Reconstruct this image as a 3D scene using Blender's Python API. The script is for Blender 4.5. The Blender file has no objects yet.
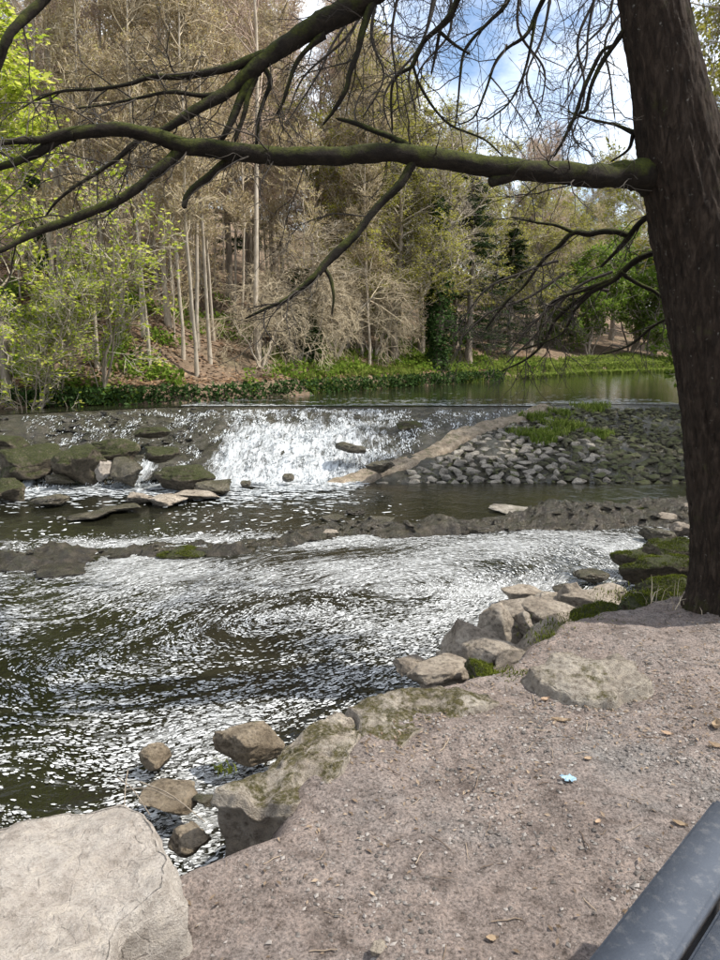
import bpy, bmesh, math, random
import numpy as np
from mathutils import Vector, Matrix
R = math.radians
rng = np.random.default_rng(7)
random.seed(7)
S = bpy.context.scene
COL = S.collection

# ------------------------------------------------------------------ camera, sky, sun, exposure
PITCH, FPX, CZ = R(10.4), 711.0, 1.6
cam_d = bpy.data.cameras.new('camera')
cam = bpy.data.objects.new('camera', cam_d); COL.objects.link(cam)
cam.location = (0, 0, CZ); cam.rotation_euler = (R(90) - PITCH, 0, 0)
cam_d.sensor_fit = 'VERTICAL'; cam_d.sensor_height = 36.0; cam_d.lens = FPX / 960 * 36
cam_d.clip_start = 0.05; cam_d.clip_end = 1500
S.camera = cam
SUN_EL, SUN_AZ = R(56), R(96)           # azimuth from +Y towards +X
W = bpy.data.worlds.new('World'); S.world = W; W.use_nodes = True
wn, wl = W.node_tree.nodes, W.node_tree.links
wn.clear()
sky = wn.new('ShaderNodeTexSky'); sky.sky_type = 'NISHITA'; sky.sun_disc = False
sky.sun_elevation = SUN_EL; sky.sun_rotation = SUN_AZ; sky.air_density = 1.0; sky.dust_density = 0.8
tc = wn.new('ShaderNodeTexCoord'); mp = wn.new('ShaderNodeMapping'); mp.inputs['Scale'].default_value = (1, 1, 2.2)
ns = wn.new('ShaderNodeTexNoise'); ns.inputs['Scale'].default_value = 3.2; ns.inputs['Detail'].default_value = 8; ns.inputs['Roughness'].default_value = .58
cr = wn.new('ShaderNodeValToRGB'); cr.color_ramp.elements[0].position = .36; cr.color_ramp.elements[1].position = .62
mx = wn.new('ShaderNodeMixRGB'); mx.inputs[2].default_value = (9.5, 9.8, 10.2, 1)
bg = wn.new('ShaderNodeBackground'); bg.inputs[1].default_value = 0.13
ow = wn.new('ShaderNodeOutputWorld')
wl.new(tc.outputs['Generated'], mp.inputs[0]); wl.new(mp.outputs[0], ns.inputs['Vector']); wl.new(ns.outputs[0], cr.inputs[0])
wl.new(cr.outputs[0], mx.inputs[0]); wl.new(sky.outputs[0], mx.inputs[1]); wl.new(mx.outputs[0], bg.inputs[0]); wl.new(bg.outputs[0], ow.inputs[0])
sd_ = bpy.data.lights.new('sun', 'SUN'); sd_.energy = 4.3; sd_.angle = R(1.0); sd_.color = (1, .95, .86)
sun = bpy.data.objects.new('sun', sd_); COL.objects.link(sun)
_s = Vector((math.cos(SUN_EL) * math.sin(SUN_AZ), math.cos(SUN_EL) * math.cos(SUN_AZ), math.sin(SUN_EL)))
sun.rotation_euler = _s.to_track_quat('Z', 'Y').to_euler(); sun.location = (20, 8, 25)
S.view_settings.view_transform = 'Standard'; S.view_settings.look = 'None'
S.view_settings.exposure = 0.72; S.view_settings.gamma = 1.0
S.cycles.max_bounces = 5; S.cycles.diffuse_bounces = 2; S.cycles.glossy_bounces = 2; S.cycles.transmission_bounces = 3
S.cycles.transparent_max_bounces = 6; S.cycles.caustics_reflective = False; S.cycles.caustics_refractive = False
S.cycles.use_denoising = True

# ------------------------------------------------------------------ helpers
def P(px, py, z):
    u = (px - 360) / FPX; v = -(py - 480) / FPX
    d = np.array((u, math.cos(PITCH) + v * math.sin(PITCH), -math.sin(PITCH) + v * math.cos(PITCH)))
    q = d * ((z - CZ) / d[2]); q[2] = z
    return q
def PD(px, py, D):
    u = (px - 360) / FPX; v = -(py - 480) / FPX
    d = np.array((u, math.cos(PITCH) + v * math.sin(PITCH), -math.sin(PITCH) + v * math.cos(PITCH)))
    q = d * (D / d[1]); q[2] += CZ
    return q
def _hash(ix, iy, iz, s):
    h = (ix.astype(np.int64) * 374761393 + iy.astype(np.int64) * 668265263 + iz.astype(np.int64) * 2147483647 + s * 974634541) & 0xFFFFFFFF
    h = ((h ^ (h >> 13)) * 1274126177) & 0xFFFFFFFF
    h = ((h ^ (h >> 16)) * 2246822519) & 0xFFFFFFFF
    return ((h ^ (h >> 15)) & 0xFFFFFF) / float(0x7FFFFF) - 1.0
def vn(p, s=0):
    p = np.asarray(p, float); i = np.floor(p).astype(np.int64); f = p - i; f = f * f * (3 - 2 * f)
    x, y, z = i[..., 0], i[..., 1], i[..., 2]; r = 0
    for a in (0, 1):
        for b in (0, 1):
            for c in (0, 1):
                w = (f[..., 0] if a else 1 - f[..., 0]) * (f[..., 1] if b else 1 - f[..., 1]) * (f[..., 2] if c else 1 - f[..., 2])
                r = r + w * _hash(x + a, y + b, z + c, s)
    return r
def fbm(p, sc, octv=4, s=0, g=.5):
    p = np.asarray(p, float); r = 0; a = 1.; k = sc
    for o in range(octv):
        r = r + a * vn(p * k + 17.3 * o, s + o); a *= g; k *= 2.03
    return r
def xy3(x, y): return np.stack([x, y, np.zeros_like(x)], -1)
def ss(a, b, x):
    t = np.clip((x - a) / (b - a), 0, 1); return t * t * (3 - 2 * t)
def unit(v): return v / np.maximum(np.linalg.norm(v, axis=-1, keepdims=True), 1e-9)

def mesh_np(name, V, faces, smooth=True):
    """faces: list of int arrays, each (n, k)"""
    V = np.asarray(V, np.float32); me = bpy.data.meshes.new(name)
    faces = [np.asarray(f, np.int32) for f in faces if len(f)]
    li = np.concatenate([f.ravel() for f in faces]); tot = np.concatenate([np.full(len(f), f.shape[1], np.int32) for f in faces])
    st = np.concatenate([[0], np.cumsum(tot)[:-1]]).astype(np.int32)
    me.vertices.add(len(V)); me.vertices.foreach_set('co', V.ravel())
    me.loops.add(len(li)); me.loops.foreach_set('vertex_index', li)
    me.polygons.add(len(tot)); me.polygons.foreach_set('loop_start', st)
    me.polygons.foreach_set('use_smooth', np.full(len(tot), bool(smooth)))
    me.update(calc_edges=True)
    return me
def link(name, me, mat=None, parent=None, loc=None):
    o = bpy.data.objects.new(name, me); COL.objects.link(o)
    if mat is not None and not me.materials: me.materials.append(mat)
    if parent is not None: o.parent = parent
    if loc is not None: o.location = loc
    return o
def tag(o, label=None, cat=None, group=None, kind=None):
    if label: o['label'] = label
    if cat: o['category'] = cat
    if group: o['group'] = group
    if kind: o['kind'] = kind
    return o
def thing(name, label, cat, loc=(0, 0, 0), group=None):
    return tag(link(name, None, loc=loc), label, cat, group)
def copy_tree(root, loc, rz, sc, label=None, group=None):
    c = root.copy(); COL.objects.link(c); c.location = loc; c.rotation_euler = (0, 0, rz); c.scale = (sc[0], sc[0], sc[1]) if isinstance(sc, tuple) else (sc,) * 3
    if label: c['label'] = label
    if group: c['group'] = group
    for ch in root.children:
        k = ch.copy(); COL.objects.link(k); k.parent = c
    return c

class MB:
    def __init__(s): s.V = []; s.F = {}; s.n = 0
    def add(s, V, *F):
        V = np.asarray(V, float).reshape(-1, 3)
        for f in F:
            f = np.asarray(f, np.int64); s.F.setdefault(f.shape[1], []).append(f + s.n)
        s.V.append(V); s.n += len(V)
    def mesh(s, name, smooth=True):
        return mesh_np(name, np.concatenate(s.V), [np.concatenate(f) for f in s.F.values()], smooth)
def tubes(mb, pts, rad, k=5, rough=0.0, seed=0):
    """pts (B,n,3), rad (B,n): B tapering tubes"""
    B, n, _ = pts.shape
    t = np.gradient(pts, axis=1); t = unit(t)
    ref = np.cross(unit(pts[:, -1] - pts[:, 0]), rng.normal(size=(B, 3))); ref = unit(ref)[:, None, :]
    a = unit(ref - (ref * t).sum(-1, keepdims=True) * t); b = np.cross(t, a)
    ang = np.arange(k) * 2 * math.pi / k
    ring = a[:, :, None, :] * np.cos(ang)[None, None, :, None] + b[:, :, None, :] * np.sin(ang)[None, None, :, None]
    rr = rad[:, :, None, None]
    if rough:
        q = pts[:, :, None, :] + ring * rr
        rr = rr * (1 + rough * fbm(q, 14, 3, seed)[..., None] + rough * .8 * fbm(q, 45, 2, seed + 3)[..., None])
    V = pts[:, :, None, :] + ring * rr
    idx = np.arange(B * n * k).reshape(B, n, k)
    q = np.stack([idx[:, :-1, :], np.roll(idx, -1, 2)[:, :-1, :], np.roll(idx, -1, 2)[:, 1:, :], idx[:, 1:, :]], -1).reshape(-1, 4)
    mb.add(V, q)
def resample(pts, n, smooth=True):
    """catmull-rom resample of control points (m,c) to n rows"""
    p = np.asarray(pts, float); m = len(p)
    e = np.concatenate([[2 * p[0] - p[1]], p, [2 * p[-1] - p[-2]]])
    L = np.concatenate([[0], np.cumsum(np.linalg.norm(np.diff(p[:, :3], axis=0), axis=1))]); L /= L[-1]
    out = []
    for s in np.linspace(0, 1, n):
        i = min(np.searchsorted(L, s, 'right') - 1, m - 2); i = max(i, 0)
        f = (s - L[i]) / max(L[i + 1] - L[i], 1e-9)
        a, b, c, d = e[i], e[i + 1], e[i + 2], e[i + 3]
        out.append(.5 * (2 * b + (c - a) * f + (2 * a - 5 * b + 4 * c - d) * f * f + (3 * b - a - 3 * c + d) * f ** 3))
    return np.array(out)
def spawn(par, prad, n, L, ang, nseg, r0, wob, trop, tmin=.2, tmax=1., rend=.3, lprof=True, rmax=.7):
    """n children per parent branch; trop = pull vector"""
    B, m, _ = par.shape
    t = rng.uniform(tmin, tmax, (B, n)); fi = t * (m - 1); i0 = np.minimum(fi.astype(int), m - 2); fr = (fi - i0)[..., None]
    bi = np.arange(B)[:, None]
    st = par[bi, i0] * (1 - fr) + par[bi, i0 + 1] * fr; d = unit(par[bi, i0 + 1] - par[bi, i0]); pr = prad[bi, i0]
    rv = unit(np.cross(d, rng.normal(size=d.shape)))
    an = ang * rng.uniform(.7, 1.3, t.shape)[..., None]
    dd = unit(d * np.cos(an) + rv * np.sin(an))
    ln = L * rng.uniform(.55, 1.25, t.shape)
    if lprof: ln = ln * (1.15 - .7 * t)
    st = st.reshape(-1, 3); dd = dd.reshape(-1, 3); ln = ln.reshape(-1); rb = np.minimum(r0 * rng.uniform(.8, 1.2, ln.shape), pr.reshape(-1) * rmax)
    pts = [st]; cur = st; dv = dd
    for k in range(nseg):
        dv = unit(dv + rng.normal(size=dv.shape) * wob + np.asarray(trop))
        cur = cur + dv * (ln / nseg)[:, None]; pts.append(cur)
    pts = np.stack(pts, 1)
    rad = rb[:, None] * np.linspace(1, rend, nseg + 1)[None, :]
    return pts, rad
def leaves(mb, pos, size, flat=.5, aspect=.6, nrm=None):
    """diamond leaves (quad with a slight fold) at pos, flat=1 -> horizontal"""
    n = len(pos); sz = size * rng.uniform(.6, 1.35, n)[:, None]
    up = unit(rng.normal(size=(n, 3)) * (1 - flat) + np.array((0, 0, 1.)) * flat if nrm is None else nrm)
    a = unit(np.cross(up, rng.normal(size=(n, 3)))); b = np.cross(up, a)
    V = np.stack([pos, pos + a * sz * .5 + b * sz * aspect * .5, pos + a * sz + up * sz * -.12, pos + a * sz * .5 - b * sz * aspect * .5], 1)
    mb.add(V, np.arange(4 * n).reshape(n, 4))
def grid_mesh(xs, ys, hf):
    X, Y = np.meshgrid(xs, ys); Z = hf(X, Y); V = np.stack([X, Y, Z], -1).reshape(-1, 3)
    n, m = X.shape; i = np.arange(n * m).reshape(n, m)
    return V, np.stack([i[:-1, :-1], i[:-1, 1:], i[1:, 1:], i[1:, :-1]], -1).reshape(-1, 4)
def poly_sd(X, Y, pl):
    """signed distance to an open polyline (positive on its left) and the parameter along it"""
    best = np.full(X.shape, 1e9); sg = np.ones(X.shape); par = np.zeros(X.shape)
    pl = np.asarray(pl, float)
    for i in range(len(pl) - 1):
        a, b = pl[i], pl[i + 1]; d = b - a; l2 = (d * d).sum()
        t = np.clip(((X - a[0]) * d[0] + (Y - a[1]) * d[1]) / l2, 0, 1)
        qx = X - a[0] - t * d[0]; qy = Y - a[1] - t * d[1]; D = qx * qx + qy * qy
        m = D < best - 1e-12
        cr_ = d[0] * (Y - a[1]) - d[1] * (X - a[0])
        best = np.where(m, D, best); sg = np.where(m, np.sign(cr_), sg); par = np.where(m, i + t, par)
    return np.sqrt(best) * sg, par
def axis(*segs):
    out = []
    for a, b, st in segs: out.append(np.arange(a, b, st))
    return np.concatenate(out + [[segs[-1][1]]])

# ------------------------------------------------------------------ materials
class NT:
    def __init__(s, name):
        s.m = bpy.data.materials.new(name); s.m.use_nodes = True; s.t = s.m.node_tree; s.n = s.t.nodes; s.b = s.n['Principled BSDF']; s.out = s.n['Material Output']
    def new(s, ty, **kw):
        n = s.n.new(ty)
        for k, v in kw.items():
            if k in n.inputs.keys(): n.inputs[k].default_value = v
            else: setattr(n, k, v)
        return n
    def l(s, a, b): s.t.links.new(a, b)
    def coord(s, scale=(1, 1, 1), obj=False):
        c = s.new('ShaderNodeTexCoord'); m = s.new('ShaderNodeMapping'); m.inputs['Scale'].default_value = scale
        if obj: s.l(c.outputs['Object'], m.inputs[0])
        else:
            g = s.new('ShaderNodeNewGeometry'); s.l(g.outputs['Position'], m.inputs[0])
        return m.outputs[0]
    def noise(s, co, scale, detail=6, rough=.55, dist=0.):
        n = s.new('ShaderNodeTexNoise'); n.inputs['Scale'].default_value = scale; n.inputs['Detail'].default_value = detail; n.inputs['Roughness'].default_value = rough; n.inputs['Distortion'].default_value = dist
        s.l(co, n.inputs['Vector']); return n.outputs[0]
    def ramp(s, fac, *st):
        r = s.new('ShaderNodeValToRGB'); e = r.color_ramp.elements
        while len(e) < len(st): e.new(.5)
        for k, (p, c) in enumerate(st):
            e[k].position = p; e[k].color = tuple(c) + (1,) if len(c) == 3 else c
        s.l(fac, r.inputs[0]); return r.outputs[0]
    def mix(s, fac, a, b, mode='MIX'):
        m = s.new('ShaderNodeMixRGB', blend_type=mode)
        for i, v in ((0, fac), (1, a), (2, b)):
            if isinstance(v, bpy.types.NodeSocket): s.l(v, m.inputs[i])
            elif i == 0: m.inputs[0].default_value = v
            else: m.inputs[i].default_value = tuple(v) + (1,)
        return m.outputs[0]
    def math(s, op, a, b=0., clamp=False):
        m = s.new('ShaderNodeMath', operation=op); m.use_clamp = clamp
        for i, v in ((0, a), (1, b)):
            if isinstance(v, bpy.types.NodeSocket): s.l(v, m.inputs[i])
            else: m.inputs[i].default_value = v
        return m.outputs[0]
    def bump(s, h, dist, strength=1., prev=None):
        b = s.new('ShaderNodeBump'); b.inputs['Distance'].default_value = dist; b.inputs['Strength'].default_value = strength
        s.l(h, b.inputs['Height'])
        if prev is not None: s.l(prev, b.inputs['Normal'])
        return b.outputs[0]
    def fin(s, col, rough=.8, nrm=None, spec=.3):
        if isinstance(col, bpy.types.NodeSocket): s.l(col, s.b.inputs['Base Color'])
        else: s.b.inputs['Base Color'].default_value = tuple(col) + (1,)
        if isinstance(rough, bpy.types.NodeSocket): s.l(rough, s.b.inputs['Roughness'])
        else: s.b.inputs['Roughness'].default_value = rough
        if nrm is not None: s.l(nrm, s.b.inputs['Normal'])
        s.b.inputs['Specular IOR Level'].default_value = spec
        return s.m
    def upz(s):
        g = s.new('ShaderNodeNewGeometry'); x = s.new('ShaderNodeSeparateXYZ'); s.l(g.outputs['Normal'], x.inputs[0]); return x.outputs[2]
    def island(s):
        return s.new('ShaderNodeNewGeometry').outputs['Random Per Island']
    def orand(s):
        return s.new('ShaderNodeObjectInfo').outputs['Random']

def m_rock(name, c1, c2, c3, moss=0., mosscol=((.035, .05, .012), (.10, .12, .025)), wet=False, bsc=1., mlo=.35, mhi=.8, con=1., bs=1.):
    t = NT(name); co = t.coord()
    a = t.noise(co, 3.2 * bsc, 8, .62, .3); b = t.noise(co, 22 * bsc, 8, .65); c = t.noise(co, 120 * bsc, 4, .7)
    col = t.ramp(a, (.3, c1), (.5, c2), (.7, c3))
    col = t.mix(con, col, t.ramp(b, (.34, (.5, .47, .43)), (.5, (1, 1, 1)), (.66, (1.28, 1.26, 1.2))), 'MULTIPLY')
    col = t.mix(.6, col, t.ramp(c, (.3, (.7, .68, .66)), (.6, (1.1, 1.1, 1.1))), 'MULTIPLY')
    vo = t.new('ShaderNodeTexVoronoi', feature='DISTANCE_TO_EDGE'); vo.inputs['Scale'].default_value = 2.3 * bsc
    wv = t.new('ShaderNodeVectorMath', operation='ADD'); nn = t.new('ShaderNodeTexNoise'); nn.inputs['Scale'].default_value = 5 * bsc; t.l(co, nn.inputs['Vector']); t.l(co, wv.inputs[0]); t.l(nn.outputs[1], wv.inputs[1]); t.l(wv.outputs[0], vo.inputs['Vector'])
    crk = t.ramp(vo.outputs[0], (0., (0, 0, 0)), (.03, (1, 1, 1)))
    rv = t.mix(.35, (1, 1, 1), t.ramp(t.orand(), (0., (.72, .7, .68)), (1., (1.15, 1.1, 1.02))), 'MULTIPLY')
    col = t.mix(1., col, rv, 'MULTIPLY')
    n1 = t.bump(a, .06 * bs); n1 = t.bump(b, .03 * bs, 1., n1); n1 = t.bump(c, .012, 1., n1); n1 = t.bump(crk, .006, .6, n1)
    rough = .22 if wet else .85
    if moss:
        mk = t.noise(co, 4.5 * bsc, 7, .7); u = t.math('MULTIPLY', t.upz(), .3)
        mk = t.math('ADD', mk, u); mk = t.math('ADD', mk, moss - .62)
        mk = t.ramp(mk, (mlo, (0, 0, 0)), (mhi, (1, 1, 1))); mk = t.math('MULTIPLY', mk, t.ramp(t.noise(co, 60, 3, .7), (.3, (.25,) * 3), (.55, (1,) * 3)), True)
        mc = t.ramp(t.noise(co, 35, 5, .7), (.3, mosscol[0]), (.7, mosscol[1]))
        col = t.mix(mk, col, mc)
        n1 = t.bump(t.noise(co, 180, 3, .7), .006, .7, n1)
    return t.fin(col, rough, n1, .5 if wet else .25)
def m_leaf(name, c1, c2, c3=None, trans=.5):
    t = NT(name); r = t.island(); o = t.orand()
    col = t.ramp(r, (0., c1), (.6, c2), (1., c3 or c2))
    col = t.mix(.5, col, t.ramp(o, (0., (.75, .8, .7)), (1., (1.15, 1.1, 1.05))), 'MULTIPLY')
    d = t.new('ShaderNodeBsdfDiffuse'); tr = t.new('ShaderNodeBsdfTranslucent'); m = t.new('ShaderNodeMixShader'); m.inputs[0].default_value = trans
    t.l(col, d.inputs[0]); t.l(col, tr.inputs[0]); t.l(d.outputs[0], m.inputs[1]); t.l(tr.outputs[0], m.inputs[2]); t.l(m.outputs[0], t.out.inputs[0])
    return t.m
def m_bark(name, c1, c2, c3, vert=(1, 1, .25), sc=30, moss=0., dist=.01, lich=0.):
    t = NT(name); co = t.coord(vert)
    a = t.noise(co, sc, 8, .65, .6); b = t.noise(t.coord(), 2.5, 5, .6); f = t.noise(t.coord(), 140, 4, .7)
    col = t.ramp(a, (.3, c1), (.5, c2), (.72, c3))
    col = t.mix(.5, col, t.ramp(t.orand(), (0., (.7, .68, .66)), (1., (1.25, 1.2, 1.15))), 'MULTIPLY')
    n1 = t.bump(a, dist); n1 = t.bump(f, dist * .2, 1, n1)
    if lich:
        lk = t.ramp(t.noise(t.coord(), 38, 4, .6), (.66, (0,) * 3), (.72, (1,) * 3)); col = t.mix(t.math('MULTIPLY', lk, lich), col, (.26, .25, .22))
    if moss:
        mk = t.math('ADD', t.math('MULTIPLY', t.upz(), .26), t.math('ADD', t.noise(t.coord(), 6, 6, .65), moss - .6))
        mk = t.ramp(mk, (.38, (0,) * 3), (.62, (1,) * 3)); mc = t.ramp(t.noise(t.coord(), 70, 4, .7), (.3, (.012, .016, .003)), (.7, (.065, .072, .010)))
        col = t.mix(mk, col, mc); n1 = t.bump(t.noise(t.coord(), 200, 3, .7), .006, .8, n1)
    return t.fin(col, .9, n1, .2)
def m_flat(name, c1, c2, sc=8, rough=.8, spec=.3, isl=False, bump=0.):
    t = NT(name); co = t.coord()
    col = t.ramp(t.island() if isl else t.noise(co, sc, 6, .6), (.2, c1), (.8, c2))
    return t.fin(col, rough, t.bump(t.noise(co, sc * 6, 4, .6), bump) if bump else None, spec)

M = {}
M['limestone'] = m_rock('limestone', (.33, .29, .255), (.43, .39, .35), (.52, .485, .445), bsc=1.1, con=.55, bs=.6)
M['ledge'] = m_rock('ledge_stone', (.33, .28, .23), (.46, .405, .34), (.58, .53, .46), moss=.37, mosscol=((.045, .042, .014), (.14, .118, .04)), bsc=1.5, mlo=.44, mhi=.54)
M['gully'] = m_rock('gully_rock', (.13, .10, .07), (.25, .205, .15), (.38, .325, .255), moss=.16, bsc=2.2, mlo=.45, mhi=.6)
M['flatslab'] = m_rock('slab_stone', (.30, .255, .21), (.42, .37, .31), (.54, .49, .42), moss=.26, mosscol=((.045, .042, .014), (.14, .118, .04)), bsc=1.5, mlo=.44, mhi=.54)
M['rock'] = m_rock('bank_rock', (.20, .168, .135), (.33, .285, .235), (.45, .40, .34), moss=.17, bsc=1.6, mlo=.45, mhi=.6)
M['mossrock'] = m_rock('mossy_rock', (.05, .042, .03), (.11, .092, .068), (.20, .17, .13), moss=.55, bsc=1.3, mlo=.42, mhi=.6, mosscol=((.009, .013, .002), (.045, .056, .008)))
M['wetrock'] = m_rock('wet_rock', (.045, .038, .028), (.10, .085, .06), (.19, .165, .12), moss=.33, mosscol=((.02, .025, .006), (.06, .065, .014)), wet=True, bsc=1.4)
M['weirface'] = m_rock('weir_stone', (.018, .016, .012), (.05, .044, .033), (.12, .108, .085), moss=.30, mosscol=((.02, .024, .008), (.055, .06, .016)), wet=True, bsc=1.6)
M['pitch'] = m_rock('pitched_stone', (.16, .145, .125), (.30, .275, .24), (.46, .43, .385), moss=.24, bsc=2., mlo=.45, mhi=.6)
M['pitchmoss_shaded'] = m_rock('pitched_stone_mossy_shaded', (.06, .055, .04), (.12, .11, .08), (.2, .185, .15), moss=.52, bsc=2.)  # darker copy of pitch: moss plus tree shade put into the colour
M['coping'] = m_rock('weathered_coping', (.18, .145, .105), (.34, .28, .215), (.48, .41, .33), moss=.27, bsc=2.2, mlo=.44, mhi=.6)
M['bar'] = m_rock('bar_stone', (.018, .015, .010), (.046, .037, .026), (.12, .10, .074), moss=.30, mosscol=((.025, .028, .008), (.07, .07, .02)), wet=True, bsc=2.2)
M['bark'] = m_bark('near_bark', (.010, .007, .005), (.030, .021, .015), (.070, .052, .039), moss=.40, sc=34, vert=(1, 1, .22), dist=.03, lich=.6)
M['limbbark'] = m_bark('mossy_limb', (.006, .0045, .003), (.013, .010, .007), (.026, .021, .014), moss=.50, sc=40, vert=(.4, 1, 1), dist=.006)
M['twig'] = m_flat('near_twig', (.018, .014, .010), (.045, .036, .027))
M['polebark'] = m_bark('pale_bark', (.20, .165, .125), (.36, .315, .25), (.52, .47, .40), sc=12, dist=.01, moss=.05)
M['darkbark'] = m_bark('wood_bark', (.13, .105, .08), (.25, .21, .165), (.38, .33, .27), sc=12, dist=.01, moss=.12)
M['twig_pink'] = m_flat('twig_pink', (.33, .24, .185), (.56, .44, .35), isl=True)
M['twig_grey'] = m_flat('twig_grey', (.27, .23, .17), (.52, .46, .37), isl=True)
M['twig_straw'] = m_flat('twig_straw', (.34, .275, .18), (.58, .49, .345), isl=True)
M['bud'] = m_leaf('bud_leaf', (.26, .16, .09), (.36, .24, .13), (.32, .27, .12))
M['budgold'] = m_leaf('budgold_leaf', (.36, .27, .16), (.48, .38, .22), (.50, .46, .20))
M['budgreen'] = m_leaf('budgreen_leaf', (.20, .20, .035), (.33, .32, .06), (.46, .42, .11))
M['freshleaf'] = m_leaf('fresh_leaf', (.22, .30, .035), (.40, .47, .06), (.62, .62, .17), .6)
M['greenleaf'] = m_leaf('green_leaf', (.08, .14, .02), (.15, .23, .035), (.24, .31, .06), .5)
M['ivy'] = m_leaf('ivy_leaf', (.02, .04, .012), (.04, .075, .022), (.08, .12, .05), .2)
M['conifer'] = m_leaf('conifer_needles', (.018, .035, .015), (.035, .06, .024), (.06, .085, .035), .2)
M['grass'] = m_leaf('bank_grass', (.09, .135, .025), (.17, .225, .045), (.28, .31, .09), .45)
M['mossleaf'] = m_leaf('moss_blades', (.04, .05, .008), (.075, .09, .014), (.13, .15, .03), .3)
M['deadleaf'] = m_leaf('dead_leaf', (.16, .09, .05), (.30, .19, .12), (.42, .30, .20), .2)
M['chips'] = m_leaf('leaf_chips', (.10, .072, .052), (.20, .15, .11), (.32, .25, .19), .15)
M['paleleaf'] = m_leaf('pale_dead_leaf', (.27, .185, .12), (.36, .265, .19), (.42, .33, .25), .2)
M['pebble'] = m_flat('pebbles', (.08, .07, .062), (.25, .225, .205), isl=True, rough=.85)
M['pathtwig'] = m_flat('path_twig', (.10, .07, .05), (.30, .235, .17), isl=True)
M['straw'] = m_flat('dry_stalk', (.30, .24, .16), (.48, .40, .29), isl=True)

t = NT('path_earth'); co = t.coord()
a = t.noise(co, 1.3, 7, .65, .4); b = t.noise(co, 14, 8, .65); c = t.noise(co, 90, 6, .7)
col = t.ramp(a, (.34, (.15, .127, .113)), (.46, (.232, .19, .168)), (.56, (.226, .192, .174)), (.68, (.188, .177, .168)))
col = t.mix(.9, col, t.ramp(b, (.32, (.55, .52, .5)), (.5, (1, 1, 1)), (.7, (1.2, 1.17, 1.14))), 'MULTIPLY')
col = t.mix(.8, col, t.ramp(t.noise(t.coord((1, 1.4, 1)), 4.5, 6, .7, .8), (.36, (.62, .6, .59)), (.5, (1, 1, 1)), (.68, (1.12, 1.1, 1.08))), 'MULTIPLY')
col = t.mix(1., col, t.ramp(c, (.34, (.36, .34, .32)), (.5, (1, 1, 1)), (.66, (1.5, 1.46, 1.42))), 'MULTIPLY')
vo = t.new('ShaderNodeTexVoronoi'); vo.inputs['Scale'].default_value = 95; t.l(co, vo.inputs['Vector'])
spk = t.ramp(vo.outputs['Distance'], (.12, (1,) * 3), (.3, (0,) * 3)); spk = t.math('MULTIPLY', spk, t.ramp(t.noise(co, 40, 3), (.45, (0,) * 3), (.6, (1,) * 3)))
col = t.mix(t.math('MULTIPLY', spk, .6), col, (.42, .38, .35))
# bare earth slope below the path's edge is darker, wet soil
g = t.new('ShaderNodeNewGeometry'); sx = t.new('ShaderNodeSeparateXYZ'); t.l(g.outputs['Position'], sx.inputs[0])
zz = t.ramp(t.math('ADD', t.math('MULTIPLY', sx.outputs[2], 1.), 1.), (.42, (1,) * 3), (.93, (0,) * 3))
col = t.mix(zz, col, t.ramp(b, (.3, (.07, .055, .038)), (.7, (.19, .15, .105))))
nb = t.bump(a, .03); nb = t.bump(b, .03, 1, nb); nb = t.bump(c, .014, 1, nb)
M['path'] = t.fin(col, .92, nb, .2)

t = NT('wood_floor'); co = t.coord()
a = t.noise(co, .7, 6, .6); b = t.noise(co, 9, 6, .7)
col = t.ramp(a, (.32, (.10, .078, .052)), (.5, (.20, .142, .10)), (.68, (.15, .125, .08)))
col = t.mix(.8, col, t.ramp(b, (.3, (.5, .48, .45)), (.55, (1, 1, 1)), (.75, (1.35, 1.25, 1.15))), 'MULTIPLY')
M['wood'] = t.fin(col, .95, t.bump(b, .06), .1)

def m_water(name, col, sc, dist, sc2, dist2, rough=.05):
    t = NT(name); co = t.coord((1, 1, 1))
    a = t.noise(co, sc, 4, .55, .6); b = t.noise(t.coord((1, 1.6, 1)), sc2, 3, .5, .3)
    n1 = t.bump(a, dist); n1 = t.bump(b, dist2, 1, n1)
    c = t.ramp(t.noise(co, .8, 4, .6), (.3, col), (.7, tuple(v * 1.8 for v in col)))
    m = t.fin(c, rough, n1, .5); t.b.inputs['IOR'].default_value = 1.33
    return m
M['pool'] = m_water('pool_water', (.008, .0078, .0045), 3.5, .012, 14, .003)
M['upper'] = m_water('upper_water', (.012, .0125, .007), 3.0, .006, 10, .0025)
t = NT('foam'); r = t.island()
M['foam'] = t.fin(t.ramp(r, (0., (.16, .16, .15)), (.5, (.34, .345, .34)), (1., (.62, .63, .63))), .6, None, .3)
t = NT('foam_film'); ap = t.new('ShaderNodeAttribute', attribute_name='psi'); ad = t.new('ShaderNodeAttribute', attribute_name='dens')
g = t.new('ShaderNodeNewGeometry'); sx = t.new('ShaderNodeSeparateXYZ'); t.l(g.outputs['Position'], sx.inputs[0])
def pvec(k, m):
    c_ = t.new('ShaderNodeCombineXYZ'); t.l(t.math('MULTIPLY', ap.outputs['Fac'], k), c_.inputs[0]); t.l(t.math('MULTIPLY', sx.outputs[0], m), c_.inputs[1]); t.l(t.math('MULTIPLY', sx.outputs[1], m), c_.inputs[2]); return c_.outputs[0]
f1 = t.noise(pvec(38., 2.2), 1., 5, .62, .5); f2 = t.noise(pvec(90., 5.), 1., 4, .6, .4); f3 = t.noise(t.coord(), 26, 4, .7, .5)
f_ = t.math('ADD', t.math('ADD', t.math('MULTIPLY', f1, .66), t.math('MULTIPLY', f2, .74)), t.math('MULTIPLY', f3, .45))
f_ = t.math('ADD', f_, t.math('MULTIPLY', ad.outputs['Fac'], .42))
f_ = t.math('MULTIPLY', t.math('SUBTRACT', f_, 1.16), 3.4, True)
t.fin((.42, .425, .42), .6, None, .3); t.l(t.math('MULTIPLY', f_, .72), t.b.inputs['Alpha']); M['film'] = t.m
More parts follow.
